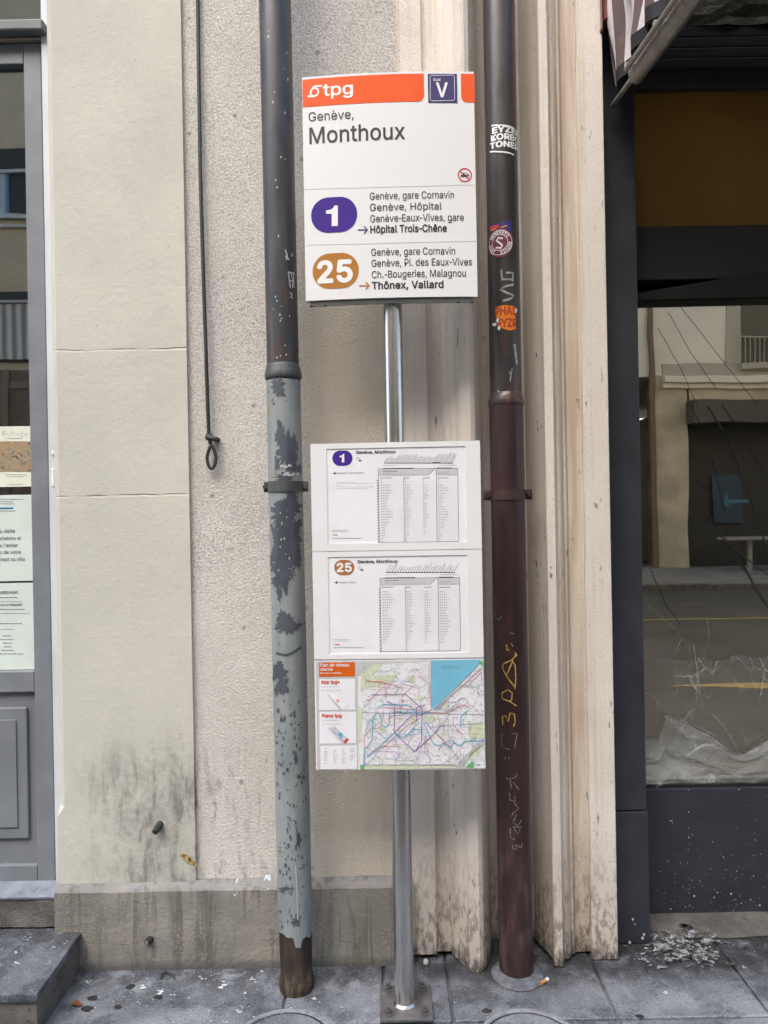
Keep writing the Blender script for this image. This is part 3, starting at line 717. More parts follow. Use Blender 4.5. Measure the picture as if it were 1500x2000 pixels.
# ------------------------------------------------------------------ downpipes
def axis_from(px0, py0, px1, py1, Y):
    a, b_ = P(px0, py0, Y), P(px1, py1, Y)
    return lambda z: (a.x + (b_.x - a.x) * (z - a.z) / (b_.z - a.z), Y)
YL, YR = 2.22, 2.27
axL = axis_from(537, 0, 579, 1900, YL); axR = axis_from(974, 0, 1009, 1900, YR)
kL, kR = (YL - .05) / F, (YR - .05) / F
zl = lambda py: PZ(560, py, YL - .05)
zrr = lambda py: PZ(990, py, YR - .05)
dpl = thing('downpipe', 'dark downpipe with peeling grey green paint below, left of the stop sign', 'downpipe', (*axL(0), 0), 'downpipes beside the stop sign')
rU, rL = 31.8 * kL, 34 * kL
MB().lathe(axL, [(rU, zl(716)), (rU, zl(0)), (rU, 12)]).build('upper_pipe', M['pipeLU'], dpl, True)
MB().lathe(axL, [(rU - .004, zl(738)), (rL + .001, zl(737)), (rL + .004, zl(733)), (rL + .005, zl(727)), (rL + .003, zl(720)), (rU + .004, zl(716)), (rU + .003, zl(711)), (rU, zl(706)), (rU - .002, zl(705))]).build('collar', M['clampL'], dpl, True, angle=60)
# painted length with torn lower edge
lp = MB(); n = 48; v = []
def tear(a):
    px = math.sin(a)     # -1 left .. 1 right as seen
    return zl(1832) - .0 + (-.028 if .0 < px < .45 else 0) * 1 + .012 * mnoise.noise((px * 4, math.cos(a) * 3, 2)) - .008 * px
zz = [0, .03, .1, .25, .5, .75, 1]
for t in zz:
    for j in range(n):
        a = 2 * PI * j / n; z = tear(a) + (zl(739) - tear(a)) * t; x, y = axL(z)
        v.append((x + rL * math.sin(a), y - rL * math.cos(a), z))
lp.raw(v, [(i * n + j, i * n + (j + 1) % n, (i + 1) * n + (j + 1) % n, (i + 1) * n + j) for i in range(len(zz) - 1) for j in range(n)])
lp.build('painted_pipe', M['pipeLL'], dpl, True)
MB().lathe(axL, [(rL - .001, 0.), (rL + .001, .012), (rL - .001, .04), (rL - .004, .045), (rL - .003, .1), (rL - .0015, .3)]).build('iron_stub', M['pipeLB'], dpl, True, angle=60)
cl = MB(); z0_, z1_ = zl(960), zl(939)
cl.lathe(axL, [(rL + .0005, z0_), (rL + .004, z0_), (rL + .004, z1_), (rL + .0005, z1_)])
xc, yc = axL(z0_)
for e_ in (-1, 1):
    cl.box(xc + e_ * rL - (.014 if e_ < 0 else -.000) - (0 if e_ > 0 else 0), xc + e_ * rL + (.016 if e_ > 0 else 0), yc - .012, yc + .012, z0_, z1_, .002)
    cl.tube([(xc + e_ * (rL + .009), yc - .02, (z0_ + z1_) / 2), (xc + e_ * (rL + .009), yc + .02, (z0_ + z1_) / 2)], .0075, 6)
cl.tube([(xc, yc + rL, (z0_ + z1_) / 2), (xc, 2.365, (z0_ + z1_) / 2)], .006, 8)
cl.build('clamp', M['clampL'], dpl, True)
SL = Pipe(axL, rL); bp = Ink(SL, .0006)
def blob(cx, cy, rx, ry, seed, rough=.35, n=64):
    pts = []
    for i in range(n):
        a = 2 * PI * i / n
        k = 1 + rough * mnoise.noise((math.cos(a) * 1.6, math.sin(a) * 1.6, seed)) + rough * .7 * mnoise.noise((math.cos(a) * 4, math.sin(a) * 4, seed + 9)) + rough * .8 * mnoise.noise((math.cos(a) * 11, math.sin(a) * 11, seed + 5)) + .08 * random.uniform(-1, 1)
        pts.append((cx + rx * k * math.cos(a), cy + ry * k * math.sin(a)))
    return pts
lim = lambda pts, y: pts
for (cx, cy, rx, ry, sd) in ((542, 756, 14, 20, 1), (560, 885, 17, 36, 2), (547, 850, 9, 22, 3), (570, 905, 12, 16, 4), (556, 932, 18, 9, 5), (556, 1000, 24, 30, 6), (565, 1040, 25, 40, 7), (557, 1085, 26, 42, 8),
                             (549, 1130, 14, 24, 9), (566, 990, 20, 16, 10), (559, 1216, 20, 17, 11), (575, 1222, 12, 8, 12), (546, 1313, 12, 20, 13), (552, 1340, 11, 16, 14), (549, 1205, 7, 14, 15), (575, 872, 7, 20, 16), (541, 905, 5, 14, 17), (540, 1060, 9, 40, 18), (578, 1075, 9, 36, 19), (545, 1160, 5, 14, 20), (558, 1150, 4, 12, 21), (570, 965, 8, 6, 22), (584, 915, 4, 10, 23), (541, 1350, 4, 9, 24), (575, 1395, 3, 6, 25), (578, 1480, 3, 12, 26), (583, 1640, 4, 14, 27), (560, 1735, 12, 3, 28), (578, 1800, 7, 6, 29)):
    bp.poly(blob(cx, cy, rx, ry, sd * 3.3, .6)); bp.off += .00004
bp.line([(540, 1275), (560, 1279), (575, 1272), (588, 1262)], 4)
for _ in range(120):
    y = random.uniform(1370, 1815); x = 573 + (y - 1800) * .022 + random.uniform(-25, 27); bp.poly(blob(x, y, random.uniform(.8, 2.2), random.uniform(1, 5), random.random() * 50, .6, 9))
bp.build('bare_patch', M['bare'], dpl, True)
bs = Ink(SL, .0012)
for pts in ([(577, 1690), (580, 1750), (582, 1825)],): bs.line(pts, 1.6)
for _ in range(16): bs.poly(blob(random.gauss(556, 13), random.uniform(985, 1130), random.uniform(.6, 1.6), random.uniform(.8, 3), random.random() * 90, .5, 8))
for _ in range(10): bs.poly(blob(random.uniform(545, 582), random.uniform(905, 935), 4, 2.5, random.random() * 90, .6, 10))
bs.build('paint_flake', paint('pale_flake', (.48, .52, .51), .6), dpl, True)
SLU = Pipe(axL, rU); sc = Ink(SLU, .0006)
for pts in ([(557, 487), (561, 500), (559, 508)], [(563, 530), (565, 548), (567, 562)], [(568, 532), (571, 545), (571, 562)], [(573, 532), (574, 562)], [(562, 532), (575, 534)], [(566, 548), (575, 550)], [(566, 572), (570, 574), (568, 581), (572, 582)], [(557, 500), (565, 508)]):
    sc.line(pts, 2.2)
for _ in range(26):
    y = random.choice((random.uniform(60, 420), random.uniform(460, 700))); x = 537 + y * .022 + random.uniform(-18, 24); sc.poly(blob(x, y, random.uniform(.7, 1.6), random.uniform(1, 3), random.random() * 70, .5, 8))
sc.build('scratch', paint('pale_scratch', (.55, .58, .55), .7), dpl, True)

dpr = thing('downpipe', 'stickered dark downpipe turning maroon below its collar, right of the stop sign', 'downpipe', (*axR(0), 0), 'downpipes beside the stop sign')
rU2, rL2 = 31.5 * kR, 34 * kR
MB().lathe(axR, [(rU2, zrr(780)), (rU2, zrr(0)), (rU2, 12)]).build('upper_pipe', M['pipeRU'], dpr, True)
MB().lathe(axR, [(rU2 - .004, zrr(790)), (rL2 + .001, zrr(789)), (rL2 + .003, zrr(785)), (rL2 + .002, zrr(778)), (rU2 + .003, zrr(772)), (rU2 + .001, zrr(764)), (rU2 - .001, zrr(763))]).build('collar', M['pipeRU'], dpr, True, angle=60)
MB().lathe(axR, [(rL2 - .006, .012), (rL2, .008), (rL2, .5), (rL2 - .0005, zrr(788)), (rL2 - .004, zrr(788) + .001)]).build('lower_pipe', M['pipeRL'], dpr, True)
cl = MB(); z0_, z1_ = zrr(976), zrr(956); xc, yc = axR(z0_)
cl.lathe(axR, [(rL2 + .0005, z0_), (rL2 + .0035, z0_), (rL2 + .0035, z1_), (rL2 + .0005, z1_)])
for e_ in (-1, 1):
    a_, b_ = sorted((xc + e_ * (rL2 - .002), xc + e_ * (rL2 + .022))); cl.box(a_, b_, yc - .01, yc + .01, z0_, z1_, .002)
    cl.tube([(xc + e_ * (rL2 + .013), yc - .022, (z0_ + z1_) / 2), (xc + e_ * (rL2 + .013), yc + .02, (z0_ + z1_) / 2)], .0085, 6)
cl.tube([(xc, yc + rL2, (z0_ + z1_) / 2), (xc, 2.47, (z0_ + z1_) / 2)], .006, 8)
cl.build('clamp', M['clampR'], dpr, True)
SU, SR = Pipe(axR, rU2), Pipe(axR, rL2)
# stickers
st = Ink(SU, .0008); st.poly([(959, 243), (975, 242), (1005, 248), (1005, 300), (990, 305), (957, 299)])
stk = st.build('sticker', M['black'], dpr, True, label='black sticker with white block capitals')
st = Ink(SU, .0014)
def wrapped(ink_, t, x0, x1, base, cap, bold): ink_.text(t, x0, x1, base, cap, bold)
for t, b_, x0 in (('EYZER', 262, 961), ('KORBO', 277, 959), ('TONER', 292, 958)):
    # letters run on round the pipe: sized by the ones that show
    u0, z0_ = SU.inv(x0, b_); k_ = YR / F; v, f = text_mesh(t, .022); e_ = max(q[0] for q in v); sx = 62 * k_ / e_; sy = 10.6 * k_ / _cap(.022)
    st.stack([(u0 + x * sx, z0_ + y * sy - .04 * x * sx) for x, y in v], f, .035 * sx, .035 * sy)
st.line([(960, 246), (975, 245), (1003, 251)], 2.6); st.line([(957, 297), (975, 297), (1003, 303)], 2.6)
st.build('sticker_lettering', M['wink'], stk)
st = Ink(SU, .0008); st.poly([(958, 442), (975, 436), (998, 430), (1000, 470), (990, 475), (958, 465)])
stq = st.build('sticker', ink('blue_sticker_ink', (.04, .035, .20)), dpr, True, label='blue, red and yellow sticker under a round maroon one')
st = Ink(SU, .0012); st.poly([(957, 443), (975, 439), (974, 450), (958, 452)]); st.build('red_field', M['red'], stq)
st = Ink(SU, .0014); st.line([(960, 450), (975, 446), (990, 441)], 2); st.line([(968, 456), (985, 450)], 2); st.build('yellow_stripe', ink('yellow_sticker', (.7, .42, .05)), stq)
st = Ink(SU, .0018); st.ell(976, 474, 26, 29); stc = st.build('sticker', ink('maroon_sticker', (.20, .035, .055)), dpr, True, label='round maroon sticker with a white S in a ring')
st = Ink(SU, .0023); st.ring(976, 474, 23.5, 1.2); st.ring(976, 474, 15, 1.1)
st.line([(982, 466), (974, 465), (970, 470), (976, 475), (981, 479), (978, 485), (969, 484)], 3.6)
# lettering around the ring
RT = 'GENEVE FC 1890 SUPPORT'
uc, zc = SU.inv(976, 474); kk = YR / F
RT = 'FC  DEPUIS  1890  GENEVE'
for i, ch in enumerate(RT):
    if ch == ' ': continue
    a = math.radians(55 - i * 15); v, f = text_mesh(ch, .01); w_ = max(q[0] for q in v); s_ = 6.0 * kk / _cap(.01); R_ = 16.6 * kk
    out = []
    for x, y in v:
        X, Y = (x - w_ / 2) * s_ * .8, y * s_ + R_; out.append((uc + X * math.sin(a) + Y * math.cos(a), zc - X * math.cos(a) + Y * math.sin(a)))
    st.stack(out, f, .03 * s_, .03 * s_)
st.build('sticker_lettering', M['wink'], stc)
st = Ink(SU, .0008); st.poly([(969, 600), (985, 596), (1006, 599), (1007, 643), (995, 646), (976, 640), (970, 625)]); sto = st.build('sticker', ink('orange_sticker', (.85, .24, .02)), dpr, True, label='bright orange sticker with dark red capitals')
st = Ink(SU, .0013); st.text('PHAS', 968, 1008, 617, 15, .03); st.text('EYZR', 972, 1008, 640, 15, .03); st.build('sticker_lettering', ink('dark_red_print', (.45, .05, .015)), sto)
st = Ink(SU, .0016)
for q in ((966, 634, 5, 3), (975, 641, 3, 4), (1007, 607, 2, 4), (972, 626, 3, 4)): st.poly(blob(*q, 3.1, .6, 14))
st.build('torn_edge', M['paper'], sto)
# marker tags
gf = Ink(SU, .0007); gf.line([(979, 527), (981, 546), (1000, 546)], 4.2); gf.line([(988, 533), (1002, 533), (1001, 549)], 4)
gf.line([(1003, 556), (985, 560), (978, 566), (990, 572), (1004, 578), (996, 584), (982, 588)], 4.2)
gf.line([(963, 777), (975, 768), (990, 775), (1010, 771)], 4); gf.line([(972, 763), (985, 775)], 3.5); gf.line([(1005, 672), (1008, 700), (1010, 712)], 5); gf.line([(995, 725), (998, 735)], 2.5); gf.line([(1000, 720), (996, 745)], 2)
gf.build('marker_tag', paint('chalk_blue_marker', (.30, .34, .33), .7, .4, 90), dpr)
gf = Ink(SR, .0007)
g = lambda pts: [(940 + x * 120 / 436, 1150 + y * 550 / 2000) for x, y in pts]
for pts in ([(240, 455), (250, 470), (215, 505), (160, 530), (150, 560), (180, 620), (240, 700)], [(218, 505), (240, 545), (245, 640), (238, 712)], [(225, 505), (190, 590), (180, 610)], [(235, 450), (248, 462), (230, 490)],
            [(250, 832), (205, 800), (150, 780), (148, 740), (190, 715), (220, 740), (215, 790), (200, 795)], [(155, 965), (150, 910), (175, 900), (190, 945), (205, 880), (235, 890), (240, 950), (228, 978)],
            [(180, 395), (183, 440), (200, 430)]):
    gf.line(g(pts), 2.0)
gf.build('marker_tag', paint('yellow_marker', (.55, .36, .08), .6, .3, 80), dpr)
gf = Ink(SR, .0007)
for pts in ([(160, 1025), (145, 1040), (148, 1125), (205, 1140)], [(215, 1030), (255, 1025), (235, 1135)], [(170, 1195), (172, 1215)], [(195, 1190), (198, 1210)],
            [(245, 1310), (255, 1330), (205, 1350), (175, 1345)], [(205, 1350), (215, 1420)], [(225, 1370), (265, 1425)], [(200, 1450), (205, 1500), (245, 1510), (235, 1470)], [(235, 1520), (265, 1560), (225, 1590), (215, 1620)],
            [(250, 1600), (225, 1660), (260, 1680), (285, 1640)], [(205, 1700), (208, 1770), (240, 1780)], [(225, 1690), (285, 1690)], [(232, 1700), (258, 1745), (275, 1700)], [(220, 1820), (222, 1845), (250, 1850), (240, 1815)], [(250, 1820), (285, 1840), (288, 1805)],
            [(205, 315), (235, 318)], [(100, 60), (98, 200), (125, 225), (145, 195)], [(210, 385), (225, 410)]):
    gf.line(g(pts), 1.4)
gf.build('marker_tag', paint('faded_marker', (.26, .24, .22), .7, .5, 120), dpr)
# cement collar round the foot of the right pipe
xc, yc = axR(0)
kc = MB(); kc.lathe(lambda z: (xc, yc - .012), [(.082, .0035), (.080, .006), (.072, .008), (.060, .016), (.02, .018)], 48)
tag(kc.build('cement_collar', paint('grey_cement', (.12, .13, .15), .8, .35, 40, .002, 120), None, True, (xc, yc, 0)), 'round grey cement collar on the pavement at the foot of the maroon pipe', 'pipe collar')

# ------------------------------------------------------------------ bus stop sign
YP = 2.125
b0 = P(786, 1969, YP); XPOLE = P(786, 1700, YP).x
axP = lambda z: (XPOLE + (z - .2) * -.0006, YP)
stop = thing('bus_stop_sign', 'bus stop sign with orange header, two timetables and a network map on a steel pole', 'bus stop sign', (XPOLE, YP, 0))
MB().lathe(axP, [(.030, .010), (.030, 1.0), (.030, PZ(765, 560, YP))], 40).build('pole', M['steel'], stop, True)
px0 = PX(742, 1960, YP) ; px1 = px0 + .155
bpm = paint('grey_base_steel', (.17, .165, .17), .5, .25, 30, .001, 80, .5)
bpl = MB().box(px0, px1, 2.052, 2.205, 0.003, .013, .002); bpl.build('base_plate', bpm, stop)
MB().lathe(axP, [(.031, .013), (.035, .0135), (.031, .019), (.0301, .02)], 36).build('weld_ring', M['steel'], stop, True)
for ex in (.024, .131):
    for ey in (2.078, 2.182):
        bb = MB(); bb.lathe(lambda z: (px0 + ex, ey), [(.016, .013), (.016, .0155), (.0, .0156)], 20); bb.prism([(px0 + ex + .010 * math.cos(PI / 3 * i), ey + .010 * math.sin(PI / 3 * i)) for i in range(6)], .0156, .024)
        bb.lathe(lambda z: (px0 + ex, ey), [(.005, .024), (.005, .034), (0, .0345)], 12); bb.build('bolt', bpm, stop)
# upper panel
YAW = math.radians(1.6)
cxs = PX(762, 365, 2.07); S1 = Board(cxs, 2.078, YAW, .012, .50, .02)
uL = (S1.inv(588, 152)[0] + S1.inv(599, 588)[0]) / 2; uR = (S1.inv(926, 140)[0] + S1.inv(932, 579)[0]) / 2
S1.cx += (uL + uR) / 2 * math.cos(YAW); S1.w = uR - uL; hw = S1.w / 2
ztop = (S1.inv(588, 152)[1] + S1.inv(926, 140)[1]) / 2; zbot = (S1.inv(599, 588)[1] + S1.inv(932, 579)[1]) / 2
def shell(Sf, hw, z0, z1, th, nm, mat_, n=26):
    b = MB(); v = []
    for i in range(n + 1):
        u = -hw + 2 * hw * i / n
        v += [Sf.at(u, z0), Sf.at(u, z1), Sf.at(u, z1, -th), Sf.at(u, z0, -th)]
    b.raw(v, [(i * 4 + j, i * 4 + 4 + j, i * 4 + 4 + (j + 1) % 4, i * 4 + (j + 1) % 4) for i in range(n) for j in range(4)] + [(0, 1, 2, 3), (n * 4 + 3, n * 4 + 2, n * 4 + 1, n * 4)])
    return b.build(nm, mat_, stop, True, angle=30)
pan = shell(S1, hw, zbot, ztop, .016, 'stop_panel', M['white'])
# closing tray below and behind
ut = MB(); v = []; n = 20
for i in range(n + 1):
    u = -hw + .012 + (2 * hw - .024) * i / n
    for (z, o) in ((zbot - .004, -.006), (zbot - .012, -.010), (zbot - .004, -.052), (zbot + .3, -.052), (zbot + .3, -.017), (zbot + .001, -.017)): v.append(S1.at(u, z, o))
ut.raw(v, [(i * 6 + j, i * 6 + 6 + j, i * 6 + 6 + (j + 1) % 6, i * 6 + (j + 1) % 6) for i in range(n) for j in range(6)] + [tuple(range(6)), tuple(range(n * 6, n * 6 + 6))[::-1]])
ut.build('underside_tray', M['under'], pan)
for u in (-hw + .015, -hw + .055, hw - .055, hw - .015):
    q = S1.at(u, zbot - .007, -.016); MB().tube([q, q - Vector((0, 0, .006))], .0045, 8).build('tray_screw', M['dark_gap'], pan)
L1, L2, L3 = .0007, .0013, .0019
bx = lambda x, y: (560 + x / 3, 100 + y / 3)
i_ = Ink(S1, L1); i_.rrect(590.5, 156, 827.5, 202.5, (0, 2, 12, 0)); 
i_ = Ink(S1, L1)
def uvrect(ink_, x0, y0, x1, y1, r=(0, 0, 0, 0)):          # left and right by px at mid height, top and bottom by px at x0
    ink_.rrect(x0, y0, x1, y1, r)
def band(x0, yt, x1, yb, r):                               # yt, yb measured at x0; carried level along the panel
    ink_ = Ink(S1, L1); (a, t), (_, q) = ink_.uv(x0, yt), ink_.uv(x0, yb); e = ink_.uv(x1, yt)[0]; k = 2.07 / F; pts = []
    for (cx, cy, sx, sy, rr, st) in ((a, t, 1, -1, r[0], 90), (a, q, 1, 1, r[3], 180), (e, q, -1, 1, r[2], 270), (e, t, -1, -1, r[1], 0)):
        R_ = rr * k
        if R_ <= 0: pts.append((cx, cy)); continue
        for j in range(7):
            g_ = math.radians(st + 15 * j); pts.append((cx + sx * R_ + R_ * math.cos(g_), cy + sy * R_ + R_ * math.sin(g_)))
    return pts, ink_
def level(Sf, off, x0, yt, x1, yb, r=(0, 0, 0, 0), k=2.07 / F):
    ink_ = Ink(Sf, off); (a, t), (_, q) = ink_.uv(x0, yt), ink_.uv(x0, yb); e = ink_.uv(x1, yt)[0]; pts = []
    for (cx, cy, sx, sy, rr, st) in ((a, t, 1, -1, r[0], 90), (a, q, 1, 1, r[3], 180), (e, q, -1, 1, r[2], 270), (e, t, -1, -1, r[1], 0)):
        R_ = rr * k
        if R_ <= 0: pts.append((cx, cy)); continue
        for j in range(9):
            g_ = math.radians(st + 90 / 8 * j); pts.append((cx + sx * R_ + R_ * math.cos(g_), cy + sy * R_ + R_ * math.sin(g_)))
    ink_.flat(pts, [tuple(range(len(pts)))]); return ink_
level(S1, L1, 590.5, 156, 828, 210, (0, 0, 12, 0)).build('header_band', M['orange'], pan)
level(S1, L1, 900, 144, 926.5, 200, (0, 0, 0, 11)).build('header_band', M['orange'], pan)
qp = level(S1, L1, 835.5, 144.5, 892.5, 201.5).build('quay_plate', M['navy'], pan)
i_ = Ink(S1, L2)
i_.line([(842, 148), (885, 147), (887.5, 149.5), (888, 194), (885.5, 196.5), (843, 197.5), (840.5, 195), (840, 150.5)], .9, True)
i_.text('Quai', 846.5, 860, 158.5, 5.2, .012); i_.text('V', 853, 874, 189.5, 27, .02); i_.build('quay_lettering', M['wink'], pan)
i_ = Ink(S1, L2); i_.text('tpg', 632, 689, 187.5, 23, .016)
sig = lambda pts: [(560 + x / 3, 100 + y / 3) for x, y in pts]
i_.line(sig([(122, 266), (160, 266), (178, 258), (186, 240), (180, 222), (165, 216), (150, 222), (140, 240), (142, 256), (152, 264)]), 3.6)
i_.line(sig([(150, 216), (172, 206), (208, 205)]), 3.6)
i_.build('logo', M['wink'], pan)
i_ = Ink(S1, L1); i_.text('Genève,', 603, 691, 237.5, 17.5, .004); i_.text('Monthoux', 605, 791, 281, 31, .010)
i_.build('stop_name_lettering', M['black'], pan)
i_ = Ink(S1, L1); i_.line([(594, 370), (700, 367), (820, 364), (931, 361)], .9); i_.line([(597, 479), (700, 476.5), (820, 473.5), (932, 471)], .9); i_.build('panel_seam', M['lgrey'], pan)
i_ = Ink(S1, L1); i_.ring(908, 342, 12.6, 2.6); i_.line([(899.5, 335), (916.5, 350)], 2.2); ns = i_.build('no_smoking_ring', M['red'], pan)
i_ = Ink(S1, L2 + .0003); i_.line([(900, 344), (911, 343)], 3); i_.line([(912, 343), (916, 342.8)], 3); i_.line([(911, 338), (914, 340)], 1.2); i_.line([(903, 339), (910, 338)], 1.2); i_.build('cigarette_mark', M['black'], pan)
def oval(Sf, off, x0, y0, x1, y1, nm, m_, par):
    r_ = min((y1 - y0), (x1 - x0)) / 2 * .985
    return level(Sf, off, x0, y0, x1, y1, (r_,) * 4, Sf.Y0 / F).build(nm, m_, par)
oval(S1, L1, 607, 388, 697.5, 457, 'line_badge', M['violet'], pan)
oval(S1, L1, 610, 497, 700.5, 566, 'line_badge', M['bronze'], pan)
i_ = Ink(S1, L2); i_.one(637, 660, 442, 40); i_.build('line_number', M['wink'], pan)
i_ = Ink(S1, L2); i_.text('25', 622.5, 687, 552, 40, .032); i_.build('line_number', M['wink'], pan)
i_ = Ink(S1, L1)
for t, a, e, y in (('Genève, gare Cornavin', 722.5, 887, 390.5), ('Genève, Hôpital', 723, 863, 412.5), ('Genève-Eaux-Vives, gare', 723.5, 906, 434.5),
                   ('Genève, gare Cornavin', 725.5, 889, 500), ('Genève, Pl. des Eaux-Vives', 726, 922, 521.5), ('Ch.-Bougeries, Malagnou', 726.5, 910, 543.5)): i_.text(t, a, e, y, 13.8, .005)
for t, a, e, y in (('Hôpital Trois-Chêne', 724, 872.5, 455.5), ('Thônex, Vallard', 727, 866, 565)): i_.text(t, a, e, y, 13.8, .024)
i_.build('destination_lettering', M['black'], pan)
def arrow(ink_, x0, x1, y, w, h): ink_.line([(x0, y), (x1 - 1, y - .3)], w); ink_.line([(x1 - h, y - h), (x1, y - .2), (x1 - h, y + h)], w)
i_ = Ink(S1, L1); arrow(i_, 699, 718, 449.5, 2.6, 7); i_.build('arrow', M['navy'], pan)
i_ = Ink(S1, L1); arrow(i_, 702, 721.5, 558.5, 2.6, 7); i_.build('arrow', M['bronze'], pan)
# timetable case
S2 = Board(PX(777, 1185, 2.065), 2.072, YAW, .004, .5, .02)
uL = (S2.inv(606, 868)[0] + S2.inv(618, 1504)[0]) / 2; uR = (S2.inv(936, 860)[0] + S2.inv(949.5, 1501)[0]) / 2
S2.cx += (uL + uR) / 2 * math.cos(YAW); S2.w = uR - uL; hw = S2.w / 2
z1 = (S2.inv(606, 868)[1] + S2.inv(936, 860)[1]) / 2; zm = S2.inv(780, 1288)[1]; z0 = (S2.inv(618, 1504)[1] + S2.inv(949, 1501)[1]) / 2; zmid = S2.inv(775, 1075)[1]
k2 = S2.Y0 / F
tt = shell(S2, hw, z0, z1, .020, 'timetable_case', M['whiteframe'])
def frame(za, zb, u0, u1, w0, w1):          # raised passe-partout round an opening (u0..u1, w0..w1)
    b = MB()
    for (a, e, c_, d) in ((-hw, u0, za, zb), (u1, hw, za, zb), (u0, u1, w1, zb), (u0, u1, za, w0)):
        n = 10; v = []
        for i in range(n + 1):
            u = a + (e - a) * i / n; v += [S2.at(u, c_, .003), S2.at(u, d, .003), S2.at(u, d, .0002), S2.at(u, c_, .0002)]
        b.raw(v, [(i * 4 + j, i * 4 + 4 + j, i * 4 + 4 + (j + 1) % 4, i * 4 + (j + 1) % 4) for i in range(n) for j in range(4)] + [(0, 1, 2, 3), (n * 4 + 3, n * 4 + 2, n * 4 + 1, n * 4)])
    return b
wins = []
for (x0, y0, x1, y1, za, zb) in ((637.5, 877, 908.5, 1062, zmid + .0012, z1), (640.5, 1088, 912, 1277, zm + .003, zmid - .0012)):
    u0, w1 = S2.inv(x0, y0); u1 = S2.inv(x1, y0)[0]; w0 = S2.inv((x0 + x1) / 2 - 130, y1)[1]
    frame(za, zb, u0, u1, w0, w1).build('sheet_frame', M['whiteframe'], tt)
    level(S2, .0006, x0, y0, x1, y1, k=k2).build('timetable_sheet', M['paper'], tt)
    wins.append((u0, u1, w0, w1))
bl, gr_, lg, og = Ink(S2, .0011), Ink(S2, .0011), Ink(S2, .0009), Ink(S2, .0011)
cq = lambda x, y: (590 + x * .25333, 840 + y * .25333)
def tl(ink_, a, b_, w): ink_.line([cq(*a), cq(*b_)], w)
for kx, (dx, dy) in enumerate(((0, 0), (14, 842))):
    L = lambda x, y: (x + dx, y + dy)
    x0, y0 = cq(*L(233, 160)); x1, y1 = cq(*L(388, 278))
    oval(S2, .0011, x0, y0, x1, y1, 'line_badge', M['violet'] if kx == 0 else M['rustoval'], tt)
    q = Ink(S2, .0017); bx_, by_ = cq(*L(290 if kx == 0 else 258, 249)); q.one(bx_, cq(*L(326, 0))[0], by_, 16.5) if kx == 0 else q.text('25', bx_, cq(*L(366, 0))[0], by_, 16.0, .035); q.build('line_number', M['wink'], tt)
    bx_, by_ = cq(*L(416, 185)); bl.text('Genève, Monthoux', bx_, cq(*L(722, 0))[0], by_, 6.2, .026)
    tl(gr_, L(422, 212), L(440, 212), .8); tl(gr_, L(422, 212), L(422, 232), .8); tl(bl, L(436, 236), L(458, 236), 2.5); tl(gr_, L(430, 222), L(450, 222), .9)
    tl(bl, L(234, 333), L(258, 333), 1.0); bl.poly([cq(*L(248, 320)), cq(*L(264, 333)), cq(*L(248, 346))])
    bx_, by_ = cq(*L(270, 338)); gr_.text('Hôpital Trois-Chêne' if kx == 0 else 'Thônex, Vallard', bx_, cq(*L(475 if kx == 0 else 398, 0))[0], by_, 3.0, .01)
    if kx == 0:
        for yy, e in ((400, 415), (412, 550), (425, 320), (437, 555), (450, 510)):
            x = 268
            while x < e: w_ = random.uniform(12, 34); tl(lg if yy == 425 else gr_, L(x, yy), L(min(e, x + w_), yy), .45); x += w_ + 6
    # stops along the line, slanted names
    nst = 38 if kx == 0 else 26
    for i in range(nst):
        x = 640 + (1160 - 640) * i / (nst - 1); ln = random.uniform(28, 62) + (18 if kx == 0 and i > nst - 12 else 0)
        if kx and i == nst - 1: ln = 60
        tl(gr_ if (i + kx) % 3 else bl, L(x, 246), L(x + ln * .58, 246 - ln), .75 if kx == 0 else .9)
    tl(bl, L(632, 254), L(1160, 254), 1.0)
    if kx == 0: tl(bl, L(1005, 252), L(1065, 252), 2.0)
    for i in range(nst): x = 640 + (1160 - 640) * i / (nst - 1); tl(bl, L(x - 4, 254), L(x + 4, 254), 1.8)
    tl(gr_, L(625, 274), L(730, 274), .5); tl(gr_, L(1050, 272), L(1190, 272), .5)
    tl(bl, L(625, 297), L(858, 294), 1.3); tl(bl, L(1040, 293), L(1155, 292), 1.5)
    lg.poly([cq(*L(587, 304)), cq(*L(1025, 296)), cq(*L(968, 350)), cq(*L(587, 356))]); lg.poly([cq(*L(1036, 300)), cq(*L(1198, 298)), cq(*L(1200, 350)), cq(*L(1036, 352))])
    for yy, a, e, ink_ in ((318, 625, 735, bl), (332, 625, 700, gr_), (338, 625, 950, gr_), (348, 625, 890, gr_)):
        x = a
        while x < e: w_ = random.uniform(10, 26); tl(ink_, L(x, yy), L(min(e, x + w_), yy), 1.1 if ink_ is bl else .5); x += w_ + 5
    for yy, a, e in ((325, 1046, 1140), (335, 1046, 1120), (345, 1046, 1190)): tl(gr_, L(a, yy), L(e, yy - 2), .55)
    for a, e in ((600, 690), (785, 828), (928, 985), (1045, 1130)): tl(bl, L(a, 370), L(e, 368), .9)
    tl(bl, L(585, 300), L(1030, 296), .7); tl(bl, L(1030, 292), L(970, 350), .7); tl(bl, L(1034, 296), L(1200, 294), .6)
    tl(bl, L(587, 300), L(597, 862), .7); tl(bl, L(1200, 294), L(1208, 856), .7); tl(bl, L(1034, 294), L(1042, 860), .8); tl(bl, L(783, 362), L(790, 864), .6); tl(bl, L(585, 866), L(1208, 858), .8)
    nr = 24
